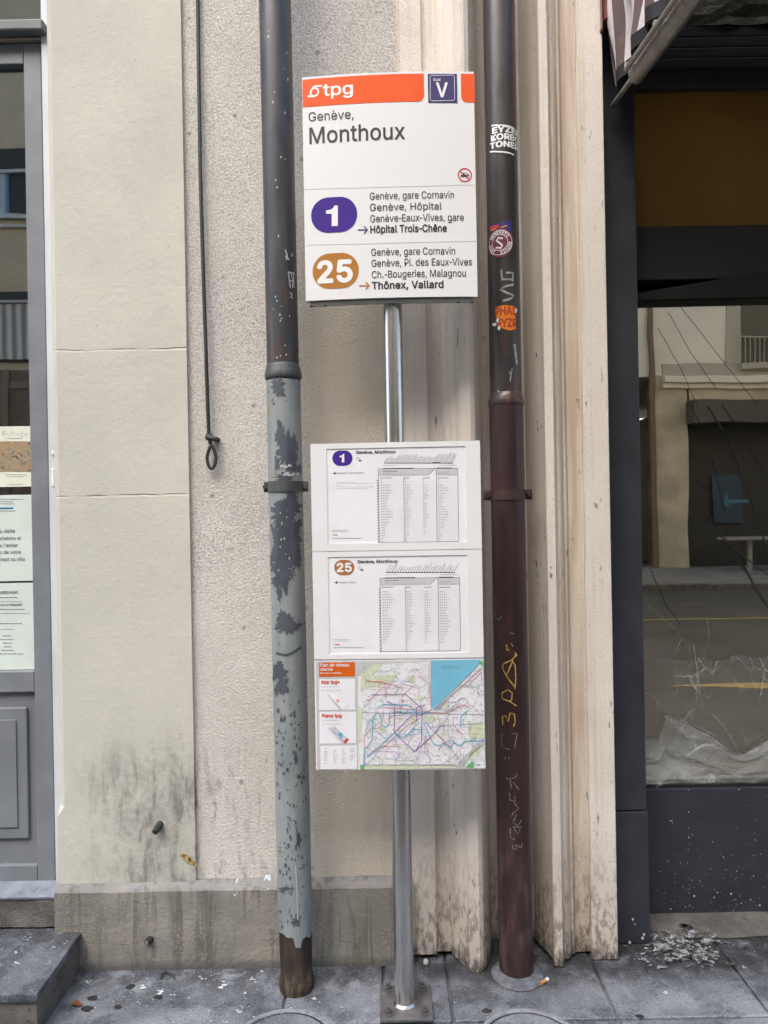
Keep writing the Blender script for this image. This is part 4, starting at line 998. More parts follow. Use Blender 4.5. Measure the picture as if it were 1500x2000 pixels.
    for r_ in range(nr):
        yy = 388 + r_ * (472 / (nr - 1)); ox = (yy - 388) * .017
        tl(bl, L(576 + ox, yy), L(590 + ox, yy), 1.4); tl(lg, L(600, yy + 9), L(1205, yy + 7), .35)
        if kx == 1 and (r_ == 0 or r_ > 20): continue
        pk = math.exp(-((r_ - 4) / 3.) ** 2) + math.exp(-((r_ - 13) / 3.5) ** 2)
        for c0, base, gain in ((606, 2, 4), (790, 1.5, 2.2), (930, 1.5, 1.8), (1046, 2, 3)):
            nn = max(1, int(base + gain * pk + random.uniform(-.4, .8))) if not (kx == 0 and r_ in (0, 1, 22, 23)) else 1
            if kx == 0 and r_ > 20 and c0 == 930: continue
            for q in range(nn): tl(gr_, L(c0 + ox + q * 16, yy - 4), L(c0 + ox + q * 16 + 9, yy - 4), 1.5)
    for yy, a, e in ((772, 228, 358), (784, 228, 350)): tl(gr_, L(a, yy), L(e, yy), .55)
    bx_, by_ = cq(*L(240, 813)); og.text('tpg', bx_, cq(*L(274, 0))[0], by_, 2.6, .02); tl(og, L(230, 808), L(236, 808), 1)
    x = 232
    while x < 455: w_ = random.uniform(10, 30); tl(bl, L(x, 836), L(min(457, x + w_), 834), .9); x += w_ + 5
    tl(lg, L(235, 868), L(265, 868), .6)
bl.build('timetable_print', M['black'], tt); gr_.build('fine_print', M['grey'], tt); lg.build('table_shading', M['lgrey'], tt); og.build('small_logo', M['mapred'], tt)
# network map
mq = lambda x, y: (600 + x * .246667, 1270 + y * .246667)
mp_ = shell(S2, hw - .0015, z0 + .0005, zm - .001, -.0012, 'network_map', paint('map_paper', (.80, .82, .81), .3, .04, 8))
def mpoly(pts, m_, nm, off): q = Ink(S2, off); q.poly([mq(*p) for p in pts]); return q.build(nm, m_, mp_)
o1, o2, o3, o4 = .0018, .0022, .0026, .0031
i_ = Ink(S2, o1); i_.poly([mq(70, 86), mq(980, 80), mq(980, 180), mq(400, 200), mq(405, 945), mq(80, 945)]); i_.build('map_margin', ink('map_grey', (.55, .56, .57)), mp_)
i_ = Ink(S2, o2)
for p in ([(430, 180), (540, 110), (980, 90), (980, 470), (430, 470), (410, 420)],): i_.poly([mq(*q) for q in p])
i_.poly([mq(*q) for q in ((430, 470), (980, 470), (1400, 490), (1400, 930), (420, 935))]); i_.poly([mq(*q) for q in ((990, 465), (1390, 120), (1400, 490))]); i_.build('map_city', ink('map_city_white', (.80, .80, .82)), mp_)
grn = Ink(S2, o3)
for p in ([(400, 420), (440, 470), (425, 700), (405, 730)], [(430, 180), (540, 105), (600, 110), (470, 260), (420, 330)], [(1270, 580), (1390, 565), (1400, 690), (1280, 710)], [(420, 910), (900, 905), (1180, 900), (1180, 930), (420, 940)], [(440, 260), (520, 200), (700, 190), (680, 260), (470, 300)],
          [(565, 620), (600, 610), (620, 640), (590, 665), (565, 650)], [(820, 520), (860, 520), (865, 590), (825, 585)], [(930, 510), (1010, 520), (1020, 570), (930, 560)], [(1085, 420), (1120, 425), (1110, 460), (1085, 455)], [(870, 360), (910, 350), (915, 390), (870, 400)], [(1040, 640), (1090, 660), (1070, 690)], [(1280, 820), (1390, 740), (1390, 780), (1310, 860), (1260, 860)], [(790, 200), (860, 200), (850, 250), (800, 250)]):
    grn.poly([mq(*q) for q in p])
grn.build('map_park', ink('map_green', (.63, .70, .50)), mp_)
mpoly([(980, 78), (1375, 72), (1340, 130), (1010, 462), (985, 455)], ink('lake_blue', (.19, .51, .68)), 'map_lake', o4)
i_ = Ink(S2, o3); i_.poly([mq(*q) for q in ((1175, 930), (1200, 880), (1395, 690), (1400, 740), (1290, 850), (1240, 925))]); i_.build('map_inset', ink('map_inset_grey', (.50, .52, .52)), mp_)
i_ = Ink(S2, o4 + .0002); i_.poly([mq(*q) for q in ((1250, 925), (1310, 870), (1320, 925))]); i_.poly([mq(*q) for q in ((420, 905), (455, 900), (450, 940), (420, 940))]); i_.poly([mq(*q) for q in ((1360, 100), (1390, 80), (1390, 120))]); i_.build('map_corner', ink('map_dark_green', (.12, .45, .14)), mp_)
def net(col, routes, w, nm='map_route', off=.0034):
    q = Ink(S2, off)
    for r in routes: q.line([mq(*p) for p in r], w)
    return q.build(nm, ink('route_ink', col), mp_)
def wander(x0, y0, n, s_):
    pts = [(x0, y0)]; a = random.choice(range(8)) * PI / 4
    for _ in range(n):
        d = random.uniform(.4, 1) * s_; x, y = pts[-1][0] + d * math.cos(a), pts[-1][1] + d * math.sin(a)
        if not (430 < x < 1385 and 120 < y < 920) or (x > 965 and y < 480 and x + y < 1480): a += PI / 2; continue
        pts.append((x, y)); a += random.choice((-1, 0, 0, 1)) * PI / 4
    return pts if len(pts) > 1 else [(x0, y0), (x0 + 10, y0 + 10)]
def rs(n, m_, s_):
    out = []
    while len(out) < n:
        x, y = random.uniform(440, 1380), random.uniform(130, 910)
        if x > 960 and y < 490 and x + y < 1480: continue
        out.append(wander(x, y, m_, s_))
    return out
net((.26, .16, .36), [[(690, 650), (690, 430), (640, 400)], [(690, 650), (850, 800), (905, 720), (910, 460), (780, 345), (510, 350)], [(850, 800), (1000, 660), (1060, 590)], [(690, 650), (830, 510), (900, 510), (985, 465)], [(865, 560), (865, 450), (930, 430)]], 1.5, off=.0040)
net((.14, .44, .60), [[(450, 920), (455, 780), (515, 710), (520, 520), (560, 490), (585, 520), (590, 590), (625, 605), (650, 570), (650, 500), (690, 485), (980, 490)], [(920, 570), (1000, 740), (1040, 750), (1080, 730), (1130, 765), (1160, 725), (1200, 755), (1250, 715), (1410, 712)], [(560, 450), (600, 425), (800, 430), (860, 490)], [(690, 650), (760, 690), (850, 620), (900, 625)], [(480, 840), (690, 650)], [(1215, 610), (1215, 520), (1260, 480)]], 1.7, off=.0038)
net((.66, .16, .24), [[(610, 570), (600, 450), (880, 470), (985, 490), (1100, 495), (1220, 430), (1280, 440)], [(1020, 465), (1380, 140)], [(985, 455), (970, 260), (880, 200)], [(600, 770), (780, 600), (905, 530)], [(470, 240), (640, 260), (760, 300)]] + rs(7, 6, 55), 1.0, off=.0036)
net((.22, .22, .26), [[(930, 560), (1200, 850), (1165, 900), (420, 905)], [(1050, 595), (1380, 575)], [(430, 490), (1400, 505)], [(1095, 490), (1180, 425), (1215, 460), (1270, 410), (1285, 440), (1245, 460)], [(1010, 610), (1050, 580), (1040, 530)], [(690, 340), (760, 260), (840, 290)]] + rs(8, 5, 50), .8, off=.0035)
for cl_ in ((.50, .40, .56), (.42, .56, .55), (.66, .50, .50), (.45, .55, .66), (.52, .52, .55), (.62, .58, .42)): net(cl_, rs(22, 6, 38), .55, off=.0031)
net((.45, .25, .55), rs(9, 7, 55), .8); net((.20, .52, .42), rs(9, 7, 55), .8, off=.0033); net((.74, .42, .25), rs(8, 6, 50), .8, off=.0032); net((.25, .52, .72), rs(10, 6, 60), .9, off=.00335)
mt = Ink(S2, .0043)
for _ in range(1100):
    x, y = random.uniform(430, 1385), random.uniform(95, 925)
    if x > 960 and y < 480 and x + y < 1480: continue
    w_ = random.uniform(5, 22); a = random.choice((0, 0, 0, .7, -.7)); mt.line([mq(x, y), mq(x + w_ * math.cos(a), y + w_ * math.sin(a))], random.choice((.35, .45, .7)))
for i in range(60):
    t = i / 60; x = 990 + 385 * t; y = 455 - 350 * t; mt.line([mq(x + 8, y + 14), mq(x + 8 + random.uniform(10, 30), y + 14 + random.uniform(-2, 14))], .5)
for i in range(26): mt.line([mq(960 - random.uniform(0, 6), 100 + i * 13), mq(980, 100 + i * 13)], .5)
bx_, by_ = mq(1065, 142); mt.text('G E N È V E', bx_, mq(1200, 0)[0], by_, 5, 0)
mt.build('map_print', ink('map_print_ink', (.24, .25, .28)), mp_)
# side column of the map
i_ = Ink(S2, .0024); i_.poly([mq(95, 98), mq(378, 92), mq(378, 205), mq(95, 208)]); i_.build('map_title_band', ink('map_orange', (.66, .12, .01)), mp_)
i_ = Ink(S2, .0030)
for t, x0, x1, y, c_ in (('Plan de réseau', 103, 332, 128, 6.2), ('diurne', 106, 202, 161, 6.2), ('Numéro valable', 106, 270, 184, 2.6)): a, b_ = mq(x0, y); i_.text(t, a, mq(x1, y)[0], b_, c_, .012)
i_.build('map_title_lettering', M['wink'], mp_)
i_ = Ink(S2, .0024)
for p in ((95, 228, 380, 472), (98, 488, 388, 738), (105, 755, 395, 940)): i_.poly([mq(p[0], p[1]), mq(p[2], p[1] - 4), mq(p[2], p[3] - 4), mq(p[0], p[3])])
i_.build('map_side_box', M['paper'], mp_)
i_ = Ink(S2, .0030)
for t, x0, x1, y in (('App tpg+', 112, 258, 262), ('Plans tpg', 118, 272, 528)): a, b_ = mq(x0, y); i_.text(t, a, mq(x1, y)[0], b_, 6.4, .03)
i_.line([mq(232, 392), mq(246, 388), mq(254, 402), mq(240, 410)], 1.6, True); i_.poly([mq(290, 720), mq(318, 690), mq(330, 708), mq(302, 738)]); i_.build('app_lettering', M['mapred'], mp_)
i_ = Ink(S2, .0027)
i_.poly([mq(160, 352), mq(190, 338), mq(325, 440), mq(270, 474), mq(250, 462)]); i_.build('phone_shadow_print', ink('phone_grey', (.55, .55, .56)), mp_)
i_ = Ink(S2, .00285); i_.poly([mq(166, 346), mq(205, 336), mq(322, 436), mq(280, 468)]); i_.build('phone_print', M['wink'], mp_)
i_ = Ink(S2, .0027); i_.poly([mq(165, 620), mq(215, 598), mq(332, 705), mq(278, 742)]); i_.build('phone_map_print', ink('phone_map', (.62, .64, .70)), mp_)
i_ = Ink(S2, .0030); i_.poly([mq(255, 640), mq(285, 665), mq(275, 700), mq(245, 672)]); i_.build('phone_lake_print', ink('phone_blue', (.12, .45, .65)), mp_)
i_ = Ink(S2, .0030)
for p in ((190, 620, 215, 640), (215, 610, 235, 630), (222, 645, 245, 668), (250, 690, 290, 722), (205, 640, 230, 662)): i_.line([mq(p[0], p[1]), mq(p[2], p[3])], 1.1)
for yy, x0, x1 in ((288, 112, 250), (318, 112, 270), (552, 120, 250), (582, 120, 270)):
    x = x0
    while x < x1: w_ = random.uniform(14, 34); i_.line([mq(x, yy), mq(min(x1, x + w_), yy)], .7); x += w_ + 6
for cx in (130, 205, 275, 342):
    for r_ in range(10):
        if random.random() < .8: i_.line([mq(cx, 775 + r_ * 13), mq(cx + random.uniform(15, 48), 775 + r_ * 13)], .6)
i_.build('map_side_print', ink('side_print_ink', (.30, .31, .36)), mp_)

# ------------------------------------------------------------------ iron rod with eye, wall fittings
rod = thing('iron_pull_rod', 'thin black iron rod with an eye at its end hanging on the rough wall', 'rod', P(411, 890, 2.335))
MB().tube([P(386, -700, 2.345), P(386, 0, 2.342), P(389, 200, 2.34), P(391, 330, 2.338), P(396, 500, 2.336), P(402, 680, 2.334), P(406, 800, 2.333), P(408, 848, 2.333)], .0062, 10).build('shaft', M['iron'], rod, True)
ey = MB(); pts = []
for i in range(29):
    a = -PI / 2 + 2 * PI * i / 28; w_ = 8.5 * (1 - .35 * (math.sin(-a) > 0) * math.sin(-a)); pts.append(P(413 + w_ * math.cos(a), 893 + 22 * math.sin(a), 2.333))
ey.tube(pts, .0055, 8); ey.tube([P(409, 846, 2.333), P(411, 868, 2.333)], .0062, 8); ey.build('eye', M['iron'], rod, True)
hk = MB().tube([P(406, 855, 2.33), P(418, 857, 2.325), P(426, 859, 2.358)], [.010, .008, .009], 10); hk.tube([P(402, 853, 2.333), P(414, 853, 2.333)], .010, 10); hk.build('hook', M['iron'], rod, True)
bt = MB(); q = P(311, 1613, 2.34); bt.tube([q + Vector((.004, .01, .006)), q + Vector((0, -.018, 0)), q + Vector((-.004, -.034, -.006))], [.013, .012, .010], 8)
tag(bt.build('iron_bolt', M['iron'], None, True, q), 'black iron bolt stub sticking out of the cream pilaster', 'bolt')
q = P(290, 1836, 2.315); bt = MB().tube([q + Vector((.006, .005, .002)), q + Vector((0, -.012, 0))], [.013, .010], 10); b1 = thing('screw_stub', 'short screw with a shiny tip in the grey plinth', 'screw', q)
bt.build('stub', M['iron'], b1, True); MB().tube([q + Vector((-.001, -.0125, 0)), q + Vector((-.002, -.018, 0)), q + Vector((-.002, -.020, 0))], [.007, .006, .002], 10).build('tip', paint('bright_zinc', (.8, .8, .78), .2, metal=1), b1, True)
lf = MB(); a_, b_ = P(352, 1667, 2.336), P(384, 1690, 2.337)
v = []
for i in range(9):
    t = i / 8; c_ = a_ + (b_ - a_) * t; w_ = .004 + .007 * math.sin(PI * min(1, t * 1.1)); n_ = Vector((.6, 0, .8)); v += [c_ + n_ * w_ + Vector((0, -.004 * (i % 2), 0)), c_ - n_ * w_ * .6 + Vector((0, -.003, 0))]
lf.raw(v, [(2 * i, 2 * i + 1, 2 * i + 3, 2 * i + 2) for i in range(8)])
lm = Mt('dry_leaf'); lf_o = lf.build('yellow_scrap', lm.fin(lm.mix(lm.mr(lm.noise(70, 4), .45, .55), (.10, .07, .03), (.62, .44, .12)), .7), None, True, a_)
tag(lf_o, 'yellow and brown dried scrap stuck to the pilaster edge above the plinth', 'scrap')
wpm = paint('white_splash', (.48, .52, .58), .8, .3, 120)
for (x, y, rx, ry) in ((520, 1728, 8, 10), (460, 1738, 5, 12)):
    pts = [P(qx, qy, 2.318) + Vector((0, (P(qx, qy, 2.318).z - .26) * .0, 0)) for qx, qy in blob(x, y, rx, ry, x, .4, 16)]
    cen = P(x, y, 2.318)
    wp = MB().raw([Vector((p.x, 2.3135 + max(0, p.z - .255) * 1.45 , p.z)) for p in pts], [tuple(range(16))[::-1]])
    tag(wp.build('paint_splash', wpm, None, False, cen), 'wider white paint splash on the plinth edge, touching the grey green pipe' if x == 520 else 'narrow white paint drip on the plinth edge below the rough wall', 'paint splash')

# ------------------------------------------------------------------ notices behind the door glass
YN = YD + .0238
NB = Board(PX(0, 1000, YN), YN, 0, 0, 2)
M['mint'] = paint('mint_paper', (.66, .76, .70), .7, .05, 6); M['cream'] = paint('cream_card', (.74, .78, .66), .7, .05, 6)
def notice(name, x1, y0, y1, m_, label):
    i = Ink(NB, 0.); a = i.uv(x1, (y0 + y1) / 2)[0]; z1_ = i.uv(x1, y0)[1]; z0_ = i.uv(x1, y1)[1]; X1 = NB.cx + a
    t = thing(name, label, 'notice', (X1 - .1, YN, z0_), 'notices on the door glass'); MB().box(X1 - .21, X1, YN + .0002, YN + .0016, z0_, z1_).build('sheet', m_, t); return t
n1 = notice('paper_notice', 64, 832, 950, M['cream'], 'cream card with script heading and wrought iron picture stuck on the door glass')
i_ = Ink(NB, .0006); i_.poly([(-60, 862), (65, 862), (66, 921), (-60, 921)])
pm = Mt('wrought_iron_photo'); c_ = pm.mix(pm.mr(pm.vor(55), .1, .5), (.09, .075, .055), (.34, .26, .17)); c_ = pm.mix(pm.mr(pm.noise(45, 5), .5, .6), c_, (.42, .27, .12)); i_.build('picture', pm.fin(c_, .6), n1)
i_ = Ink(NB, .0012)
for r_ in (16, 9): i_.ring(26, 898, r_, 2.2)
i_.ring(48, 888, 12, 1.8); i_.ring(8, 910, 10, 1.8); i_.line([(0, 880), (20, 870), (40, 905), (60, 915)], 1.8); i_.build('scrollwork', ink('scroll_ink', (.40, .34, .25)), n1)
i_ = Ink(NB, .0006); i_.line([(4, 846), (8, 841), (5, 852), (14, 846), (18, 851), (24, 840), (24, 852), (30, 846), (34, 851), (38, 846), (42, 855), (44, 843), (50, 850), (54, 846)], .8)
for yy, a, e in ((856, 13, 42), (927, 10, 52), (931, 14, 46), (946, 14, 45)): i_.line([(a, yy), (e, yy)], .8)
i_.build('lettering', M['grey'], n1)
n2 = notice('paper_notice', 67, 966, 1134, M['mint'], 'pale green sheet with large French text stuck on the door glass')
i_ = Ink(NB, .0006)
for t, e, y in (('s visite', 29, 1041), ('chetons et', 41, 1055), ('s l\'entier', 35, 1069), ('u de votre', 41, 1082), ('ment ou villa', 48.5, 1096)): i_.text(t, 0, e, y, 7.2, .006)
for yy, a, e in ((975, 0, 46), (980, 0, 25), (984, 0, 28), (998, 0, 30)): i_.line([(a, yy), (e, yy)], .9)
i_.build('lettering', ink('sheet_ink', (.14, .16, .17)), n2)
i_ = Ink(NB, .0006); i_.line([(-20, 992.5), (26, 992.5)], 3.2); i_.build('blue_bar', ink('blue_bar_ink', (.04, .22, .42)), n2)
n3 = notice('paper_notice', 74, 1138, 1307, M['mint'], 'pale green sheet with small centred text, lowest notice stuck on the door glass')
i_ = Ink(NB, .0006); i_.text('CHERCHONS', -3, 35, 1160, 5, .02); i_.text('OBJETS ATYPIQUES', -14, 43, 1184, 4, .02)
for yy, a, e in ((1167, 0, 34), (1190, 0, 50), (1218, 0, 45), (1242, 5, 22), (1249, 0, 27), (1256, 6, 23), (1263, 8, 22), (1270, 2, 27), (1277, 0, 45)):
    x = a
    while x < e: w_ = random.uniform(4, 9); i_.line([(x, yy), (min(e, x + w_), yy)], 1.3); x += w_ + 1.2
for yy, e in ((1175, 44), (1198, 58), (1229, 28)): i_.line([(0, yy), (e, yy)], .6)
i_.build('lettering', ink('sheet_ink_small', (.16, .18, .19)), n3)

# ------------------------------------------------------------------ things on the pavement
def manhole(px, label):
    p = G(px, 1973); cx, cy = p.x, p.y - .15
    t = thing('manhole_cover', label, 'manhole cover', (cx, cy, 0), 'manhole covers in front of the downpipes')
    ax = lambda z: (cx, cy)
    MB().lathe(ax, [(.152, .001), (.151, .0045), (.141, .005), (.139, .001)], 64).build('rim', paint('worn_rim', (.24, .255, .28), .6, .25, 50), t, True, angle=30)
    MB().lathe(ax, [(.1385, .0008), (.131, .0009), (.13, .004), (.0, .0046)], 64).build('lid', M['pave'], t, True, angle=30)
    MB().lathe(ax, [(.139, .0012), (.1305, .0012)], 64).build('gap', M['dark_gap'], t)
manhole(566, 'round manhole cover flush in the pavement in front of the grey green pipe')
manhole(1018, 'round manhole cover flush in the pavement in front of the maroon pipe')
q = G(1063, 1921); cg = thing('cigarette_butt', 'orange and white cigarette butt lying beside the maroon pipe foot', 'cigarette butt', q)
d_ = Vector((.028, .022, 0)).normalized(); c0 = q + Vector((0, 0, .007)); MB().tube([c0 - d_ * .016, c0 + d_ * .006], .0055, 10).build('filter', paint('orange_filter', (.50, .22, .06), .7, .3, 150), cg, True)
MB().tube([c0 + d_ * .0065, c0 + d_ * .018], .0054, 10).build('paper_end', M['paper'], cg, True)
lf = MB(); q = G(150, 1965); lf.grid(8, 4, lambda u, w: q + Vector(((u - .5) * .034, (w - .5) * .022 * math.sin(PI * (.08 + .84 * u)), .005 + .006 * abs(w - .5) + .004 * math.sin(u * 5))))
tag(lf.build('dead_leaf', paint('brown_leaf', (.17, .06, .025), .7, .4, 90), None, True, q), 'small curled brown leaf on the pavement right of the doorstep', 'leaf')
q = G(327, 1913); st = MB().tube([G(314, 1914), G(316, 1907) + Vector((0, 0, .006)), G(325, 1903) + Vector((0, 0, .008)), G(337, 1908) + Vector((0, 0, .006)), G(342, 1914)], .0028, 8)
tag(st.build('wire_loop', M['iron'], None, True, q), 'small bent wire loop lying on the pavement below the plinth', 'wire')
q = G(832, 1884); pb_ = MB(); b_ = bmesh.new(); bmesh.ops.create_icosphere(b_, subdivisions=3, radius=.010)
for w_ in b_.verts: w_.co = w_.co * (1 + .12 * mnoise.noise(w_.co * 120)) + q + Vector((0, 0, .009))
pb_.bm(b_); tag(pb_.build('pebble', paint('pale_pebble', (.42, .42, .42), .6, .3, 90), None, True, q), 'small round grey pebble at the foot of the limestone beside the pole', 'pebble')
# droppings and crumbs of old paint: uncountable
dr = MB(); bd = M['wink']
def splat(p, r, seed, nrm='z', n=11):
    v = []
    for i in range(n):
        a = 2 * PI * i / n; k = r * (1 + .6 * mnoise.noise((math.cos(a) * 2, math.sin(a) * 2, seed)) + random.uniform(-.2, .2))
        v.append(p + (Vector((k * 1.5 * math.cos(a), k * math.sin(a), 0)) if nrm == 'z' else Vector((k * math.cos(a), 0, k * 1.2 * math.sin(a)))))
    dr.raw(v, [tuple(range(n)) if nrm == 'z' else tuple(range(n))])
for (x, y, r) in ((280, 1929, 9), (313, 1940, 8), (322, 1935, 6), (338, 1947, 5), (434, 1928, 9), (440, 1922, 5), (481, 1943, 5), (495, 1912, 6), (499, 1917, 5), (512, 1898, 4), (468, 1978, 5), (495, 1987, 5), (470, 1968, 3), (392, 1911, 4), (398, 1916, 4), (172, 1919, 7), (615, 1955, 8), (622, 1960, 5), (568, 1972, 5),
                  (290, 1906, 3), (888, 1958, 3), (1303, 1940, 6), (1455, 1890, 4), (380, 1898, 2), (440, 1995, 4), (380, 1990, 2)):
    for k in range(random.choice((1, 2, 3))): splat(G(x + random.uniform(-5, 5), y + random.uniform(-3, 3)) + Vector((0, 0, .003 + random.random() * .0004)), r * .00075 * random.uniform(.5, 1), random.random() * 60)
for (x, y, r) in ((100, 1850, 7), (35, 1860, 5), (34, 1880, 7), (55, 1833, 5), (95, 1882, 5), (60, 1933, 3), (128, 1842, 6), (5, 1853, 4), (12, 1912, 3)):
    for k in range(3): splat(G(x + random.uniform(-6, 6), y + random.uniform(-4, 4), .128) + Vector((0, 0, .0012 + random.random() * .0004)), r * .0006 * random.uniform(.4, 1), random.random() * 60)
for _ in range(150):
    x, y = random.gauss(480, 260), random.uniform(1897, 2000)
    if x < 170 or 735 < x < 850: continue
    splat(G(x, y) + Vector((0, 0, .003 + random.random() * .0004)), random.uniform(.0006, .0022), random.random() * 60, n=7)
setting(dr.build('droppings', paint('dropping_white', (.55, .58, .60), .85, .2, 120)), 'stuff')
am = Mt('dried_white_spill'); at_ = am.n('BsdfTransparent'); an = am.noise(26, 5, .56, None, 1.2); an2 = am.noise(55, 5, .6)
tc_ = am.n('TexCoord'); gd = am.n('VectorMath', operation='LENGTH'); am.put(gd.inputs[0], am.scale(tc_.outputs['Object'], (1 / .25, 1 / .14, 0)))
rad = am.mr(gd.outputs['Value'], .25, 1.0, .17, -.12, False)
am.fin(am.mix(am.mr(an2, .46, .56), (.07, .07, .072), am.mix(am.mr(am.noise(200, 2), .4, .6), (.20, .21, .22), (.42, .43, .45))), .85, am.bump(an2, .0015))
ak = am.n('MixShader'); am.put(ak.inputs[0], am.mr(am.ma('ADD', an, rad), .55, .64, 0., .9)); am.t.links.new(at_.outputs[0], ak.inputs[1]); am.t.links.new(am.b.outputs[0], ak.inputs[2]); am.t.links.new(ak.outputs[0], am.out.inputs[0])
ac = G(1338, 1858); sp = MB()
def spf(u, w):
    x, y = ac.x + (u - .5) * .54, ac.y + (w - .5) * .30; t = max(0., min(1., (y - 2.41) / .03)); e_ = max(0, 1 - math.hypot((x - ac.x) / .17, (y - ac.y) / .105))
    return (x, y, .0065 + .012 * t + e_ * (.001 + .004 * abs(mnoise.noise((x * 40, y * 40, 2)))))
sp.grid(90, 60, spf); setting(sp.build('dried_spill', am.m, None, True, ac, angle=180), 'stuff')
dr = MB()
for _ in range(40):
    x, y = random.gauss(1335, 60), random.gauss(1862, 16)
    if x < 1235: continue
    p = G(x, y); splat(p + Vector((0, 0, .0075 + random.random() * .002 + (.008 if p.y > 2.41 else 0))), random.uniform(.0008, .0042) * random.uniform(.4, 1), random.random() * 60, n=8)
setting(dr.build('ash_flakes', paint('ash_white', (.45, .46, .48), .9, .35, 160)), 'stuff')
dr = MB()
for _ in range(45):
    x, y = random.gauss(1330, 48), random.gauss(1856, 16)
    if x < 1265: continue
    p = G(x, y); splat(p + Vector((0, 0, .007 + random.random() * .003 + (.006 if p.y > 2.43 else 0))), random.uniform(.001, .007), random.random() * 60, n=8)
for (x, y, r) in ((1344, 1822, .014), (1336, 1818, .009), (310, 1948, .009), (180, 1951, .011), (170, 1972, .012), (255, 1928, .01), (230, 1968, .008), (950, 1975, .01), (1250, 1986, .008)): splat(G(x, y) + Vector((0, 0, .0026 if y > 1850 else .02)), r, x)
setting(dr.build('soot_flakes', paint('soot_black', (.025, .025, .027), .9, .3, 100)), 'stuff')
dr = MB()
for _ in range(120):
    x = random.uniform(1275, 1500); y = 1780 - abs(random.gauss(0, 90)); p = P(x, y, 2.5585)
    if p.z < .02: continue
    splat(p, random.choice((.0007, .0010, .0014)) * random.uniform(.6, 1.3), random.random() * 60, 'y', 7)
for y in range(1545, 1780, 17):
    if random.random() < .8: splat(P(1345 + random.uniform(-2, 2), y + random.uniform(-6, 6), 2.5585), random.uniform(.001, .0026), random.random() * 60, 'y', 8)
for (x, y, r) in ((1356, 1750, 4), (1395, 1753, 3), (1401, 1743, 3), (1428, 1746, 4), (1413, 1674, 2.5), (1367, 1720, 2), (1310, 1775, 3), (1484, 1768, 4), (1466, 1757, 3), (1345, 1586, 2.5)): splat(P(x, y, 2.558), r * .0008, x, 'y', 8)
for (x, y, r) in ((1236, 1796, 4), (1240, 1805, 3), (1258, 1825, 4), (1255, 1832, 5), (1230, 1840, 5)): splat(P(x, y, 2.4045), r * .0009, x, 'y', 8)
setting(dr.build('paint_specks', bpy.data.materials['dropping_white']), 'stuff')

# ------------------------------------------------------------------ the far side of the street (seen in the panes)
YO = -12.1
mo = lambda px, py: MIR(px, py, YG, YO)
opr = thing('far_house', 'pale rendered house across the street with dark shop below, mirrored in the shop window', 'house', (mo(1400, 1110).x, YO, 0))
def fbox(b, x0, y0, x1, y1, d0, d1):            # rectangle by where it is mirrored; d0 in front of the wall, d1 behind
    a, c_ = mo(x0, y0), mo(x1, y1); b.box(a.x, c_.x, YO - d1, YO + d0, min(a.z, c_.z), max(a.z, c_.z)); return b
M['owhite'] = paint('far_white_render', (.80, .77, .68), .9, .06, 1); M['obeige'] = paint('far_beige_stone', (.55, .49, .37), .9, .2, 1.5); M['ogrey'] = paint('far_grey_stone', (.46, .43, .36), .9, .1, 1)
M['odark'] = paint('far_dark_opening', (.03, .03, .028), .6); M['obrown'] = paint('far_brown_pipe', (.20, .13, .08), .6)
XO0, XO1 = mo(1252, 900).x - .05, 24
zc = mo(1350, 735).z
MB().box(XO0, XO1, YO - 8, YO, zc, 16).build('upper_wall', M['owhite'], opr)
b = MB(); a = mo(1347, 785); fbox(b, 1279, 735, 1347, 1113, .03, .6); b.box(a.x, XO1, YO - .6, YO + .03, a.z, zc - .001); b.build('shop_wall', M['obeige'], opr)
MB().box(a.x, XO1, YO - 6, YO - .5, -.1, a.z).build('shop_opening', M['odark'], opr)
MB().box(mo(1280, 0).x - .03, XO1, YO, YO + .25, mo(1300, 752).z, mo(1300, 738).z, .02).box(mo(1280, 0).x - .03, XO1, YO, YO + .14, mo(1300, 762).z, mo(1300, 752).z - .001, .01).build('cornice', M['owhite'], opr)
MB().box(mo(1280, 0).x, XO1, YO, YO + .04, mo(1300, 737).z, mo(1300, 711).z).box(mo(1419, 640).x, mo(1444, 640).x, YO, YO + .05, mo(1430, 710).z, 9.5).build('grey_band', M['ogrey'], opr)
MB().box(a.x - .1, XO1, YO + .031, YO + .5, mo(1400, 830).z, mo(1400, 788).z).build('shop_blind', paint('far_blind', (.10, .095, .08), .8), opr)
for kx in range(4):
    w0 = mo(1446, 640).x + kx * 2.6
    wn = MB().box(w0, w0 + 1.4, YO - .02, YO + .02, mo(1450, 714).z, mo(1450, 540).z).build('window', paint('far_window_dark', (.09, .08, .06), .3), opr)
    rl = MB().box(w0 - .08, w0 + 1.5, YO + .05, YO + .2, mo(1450, 722).z, mo(1450, 712).z)
    for j in range(12): rl.tube([(w0 + .12 * j, YO + .17, mo(1450, 712).z), (w0 + .12 * j, YO + .17, mo(1450, 662).z)], .012, 6)
    rl.tube([(w0 - .08, YO + .17, mo(1450, 662).z), (w0 + 1.5, YO + .17, mo(1450, 662).z)], .02, 6); rl.build('balcony_rail', M['ogrey'], wn)
p1_, p2_ = mo(1408, 925), mo(1466, 1022); ad = MB().box(p1_.x, p2_.x, YO - .45, YO - .42, p2_.z, p1_.z).build('lit_screen', emit_mat('blue_screen', (.03, .10, .20), .08), opr)
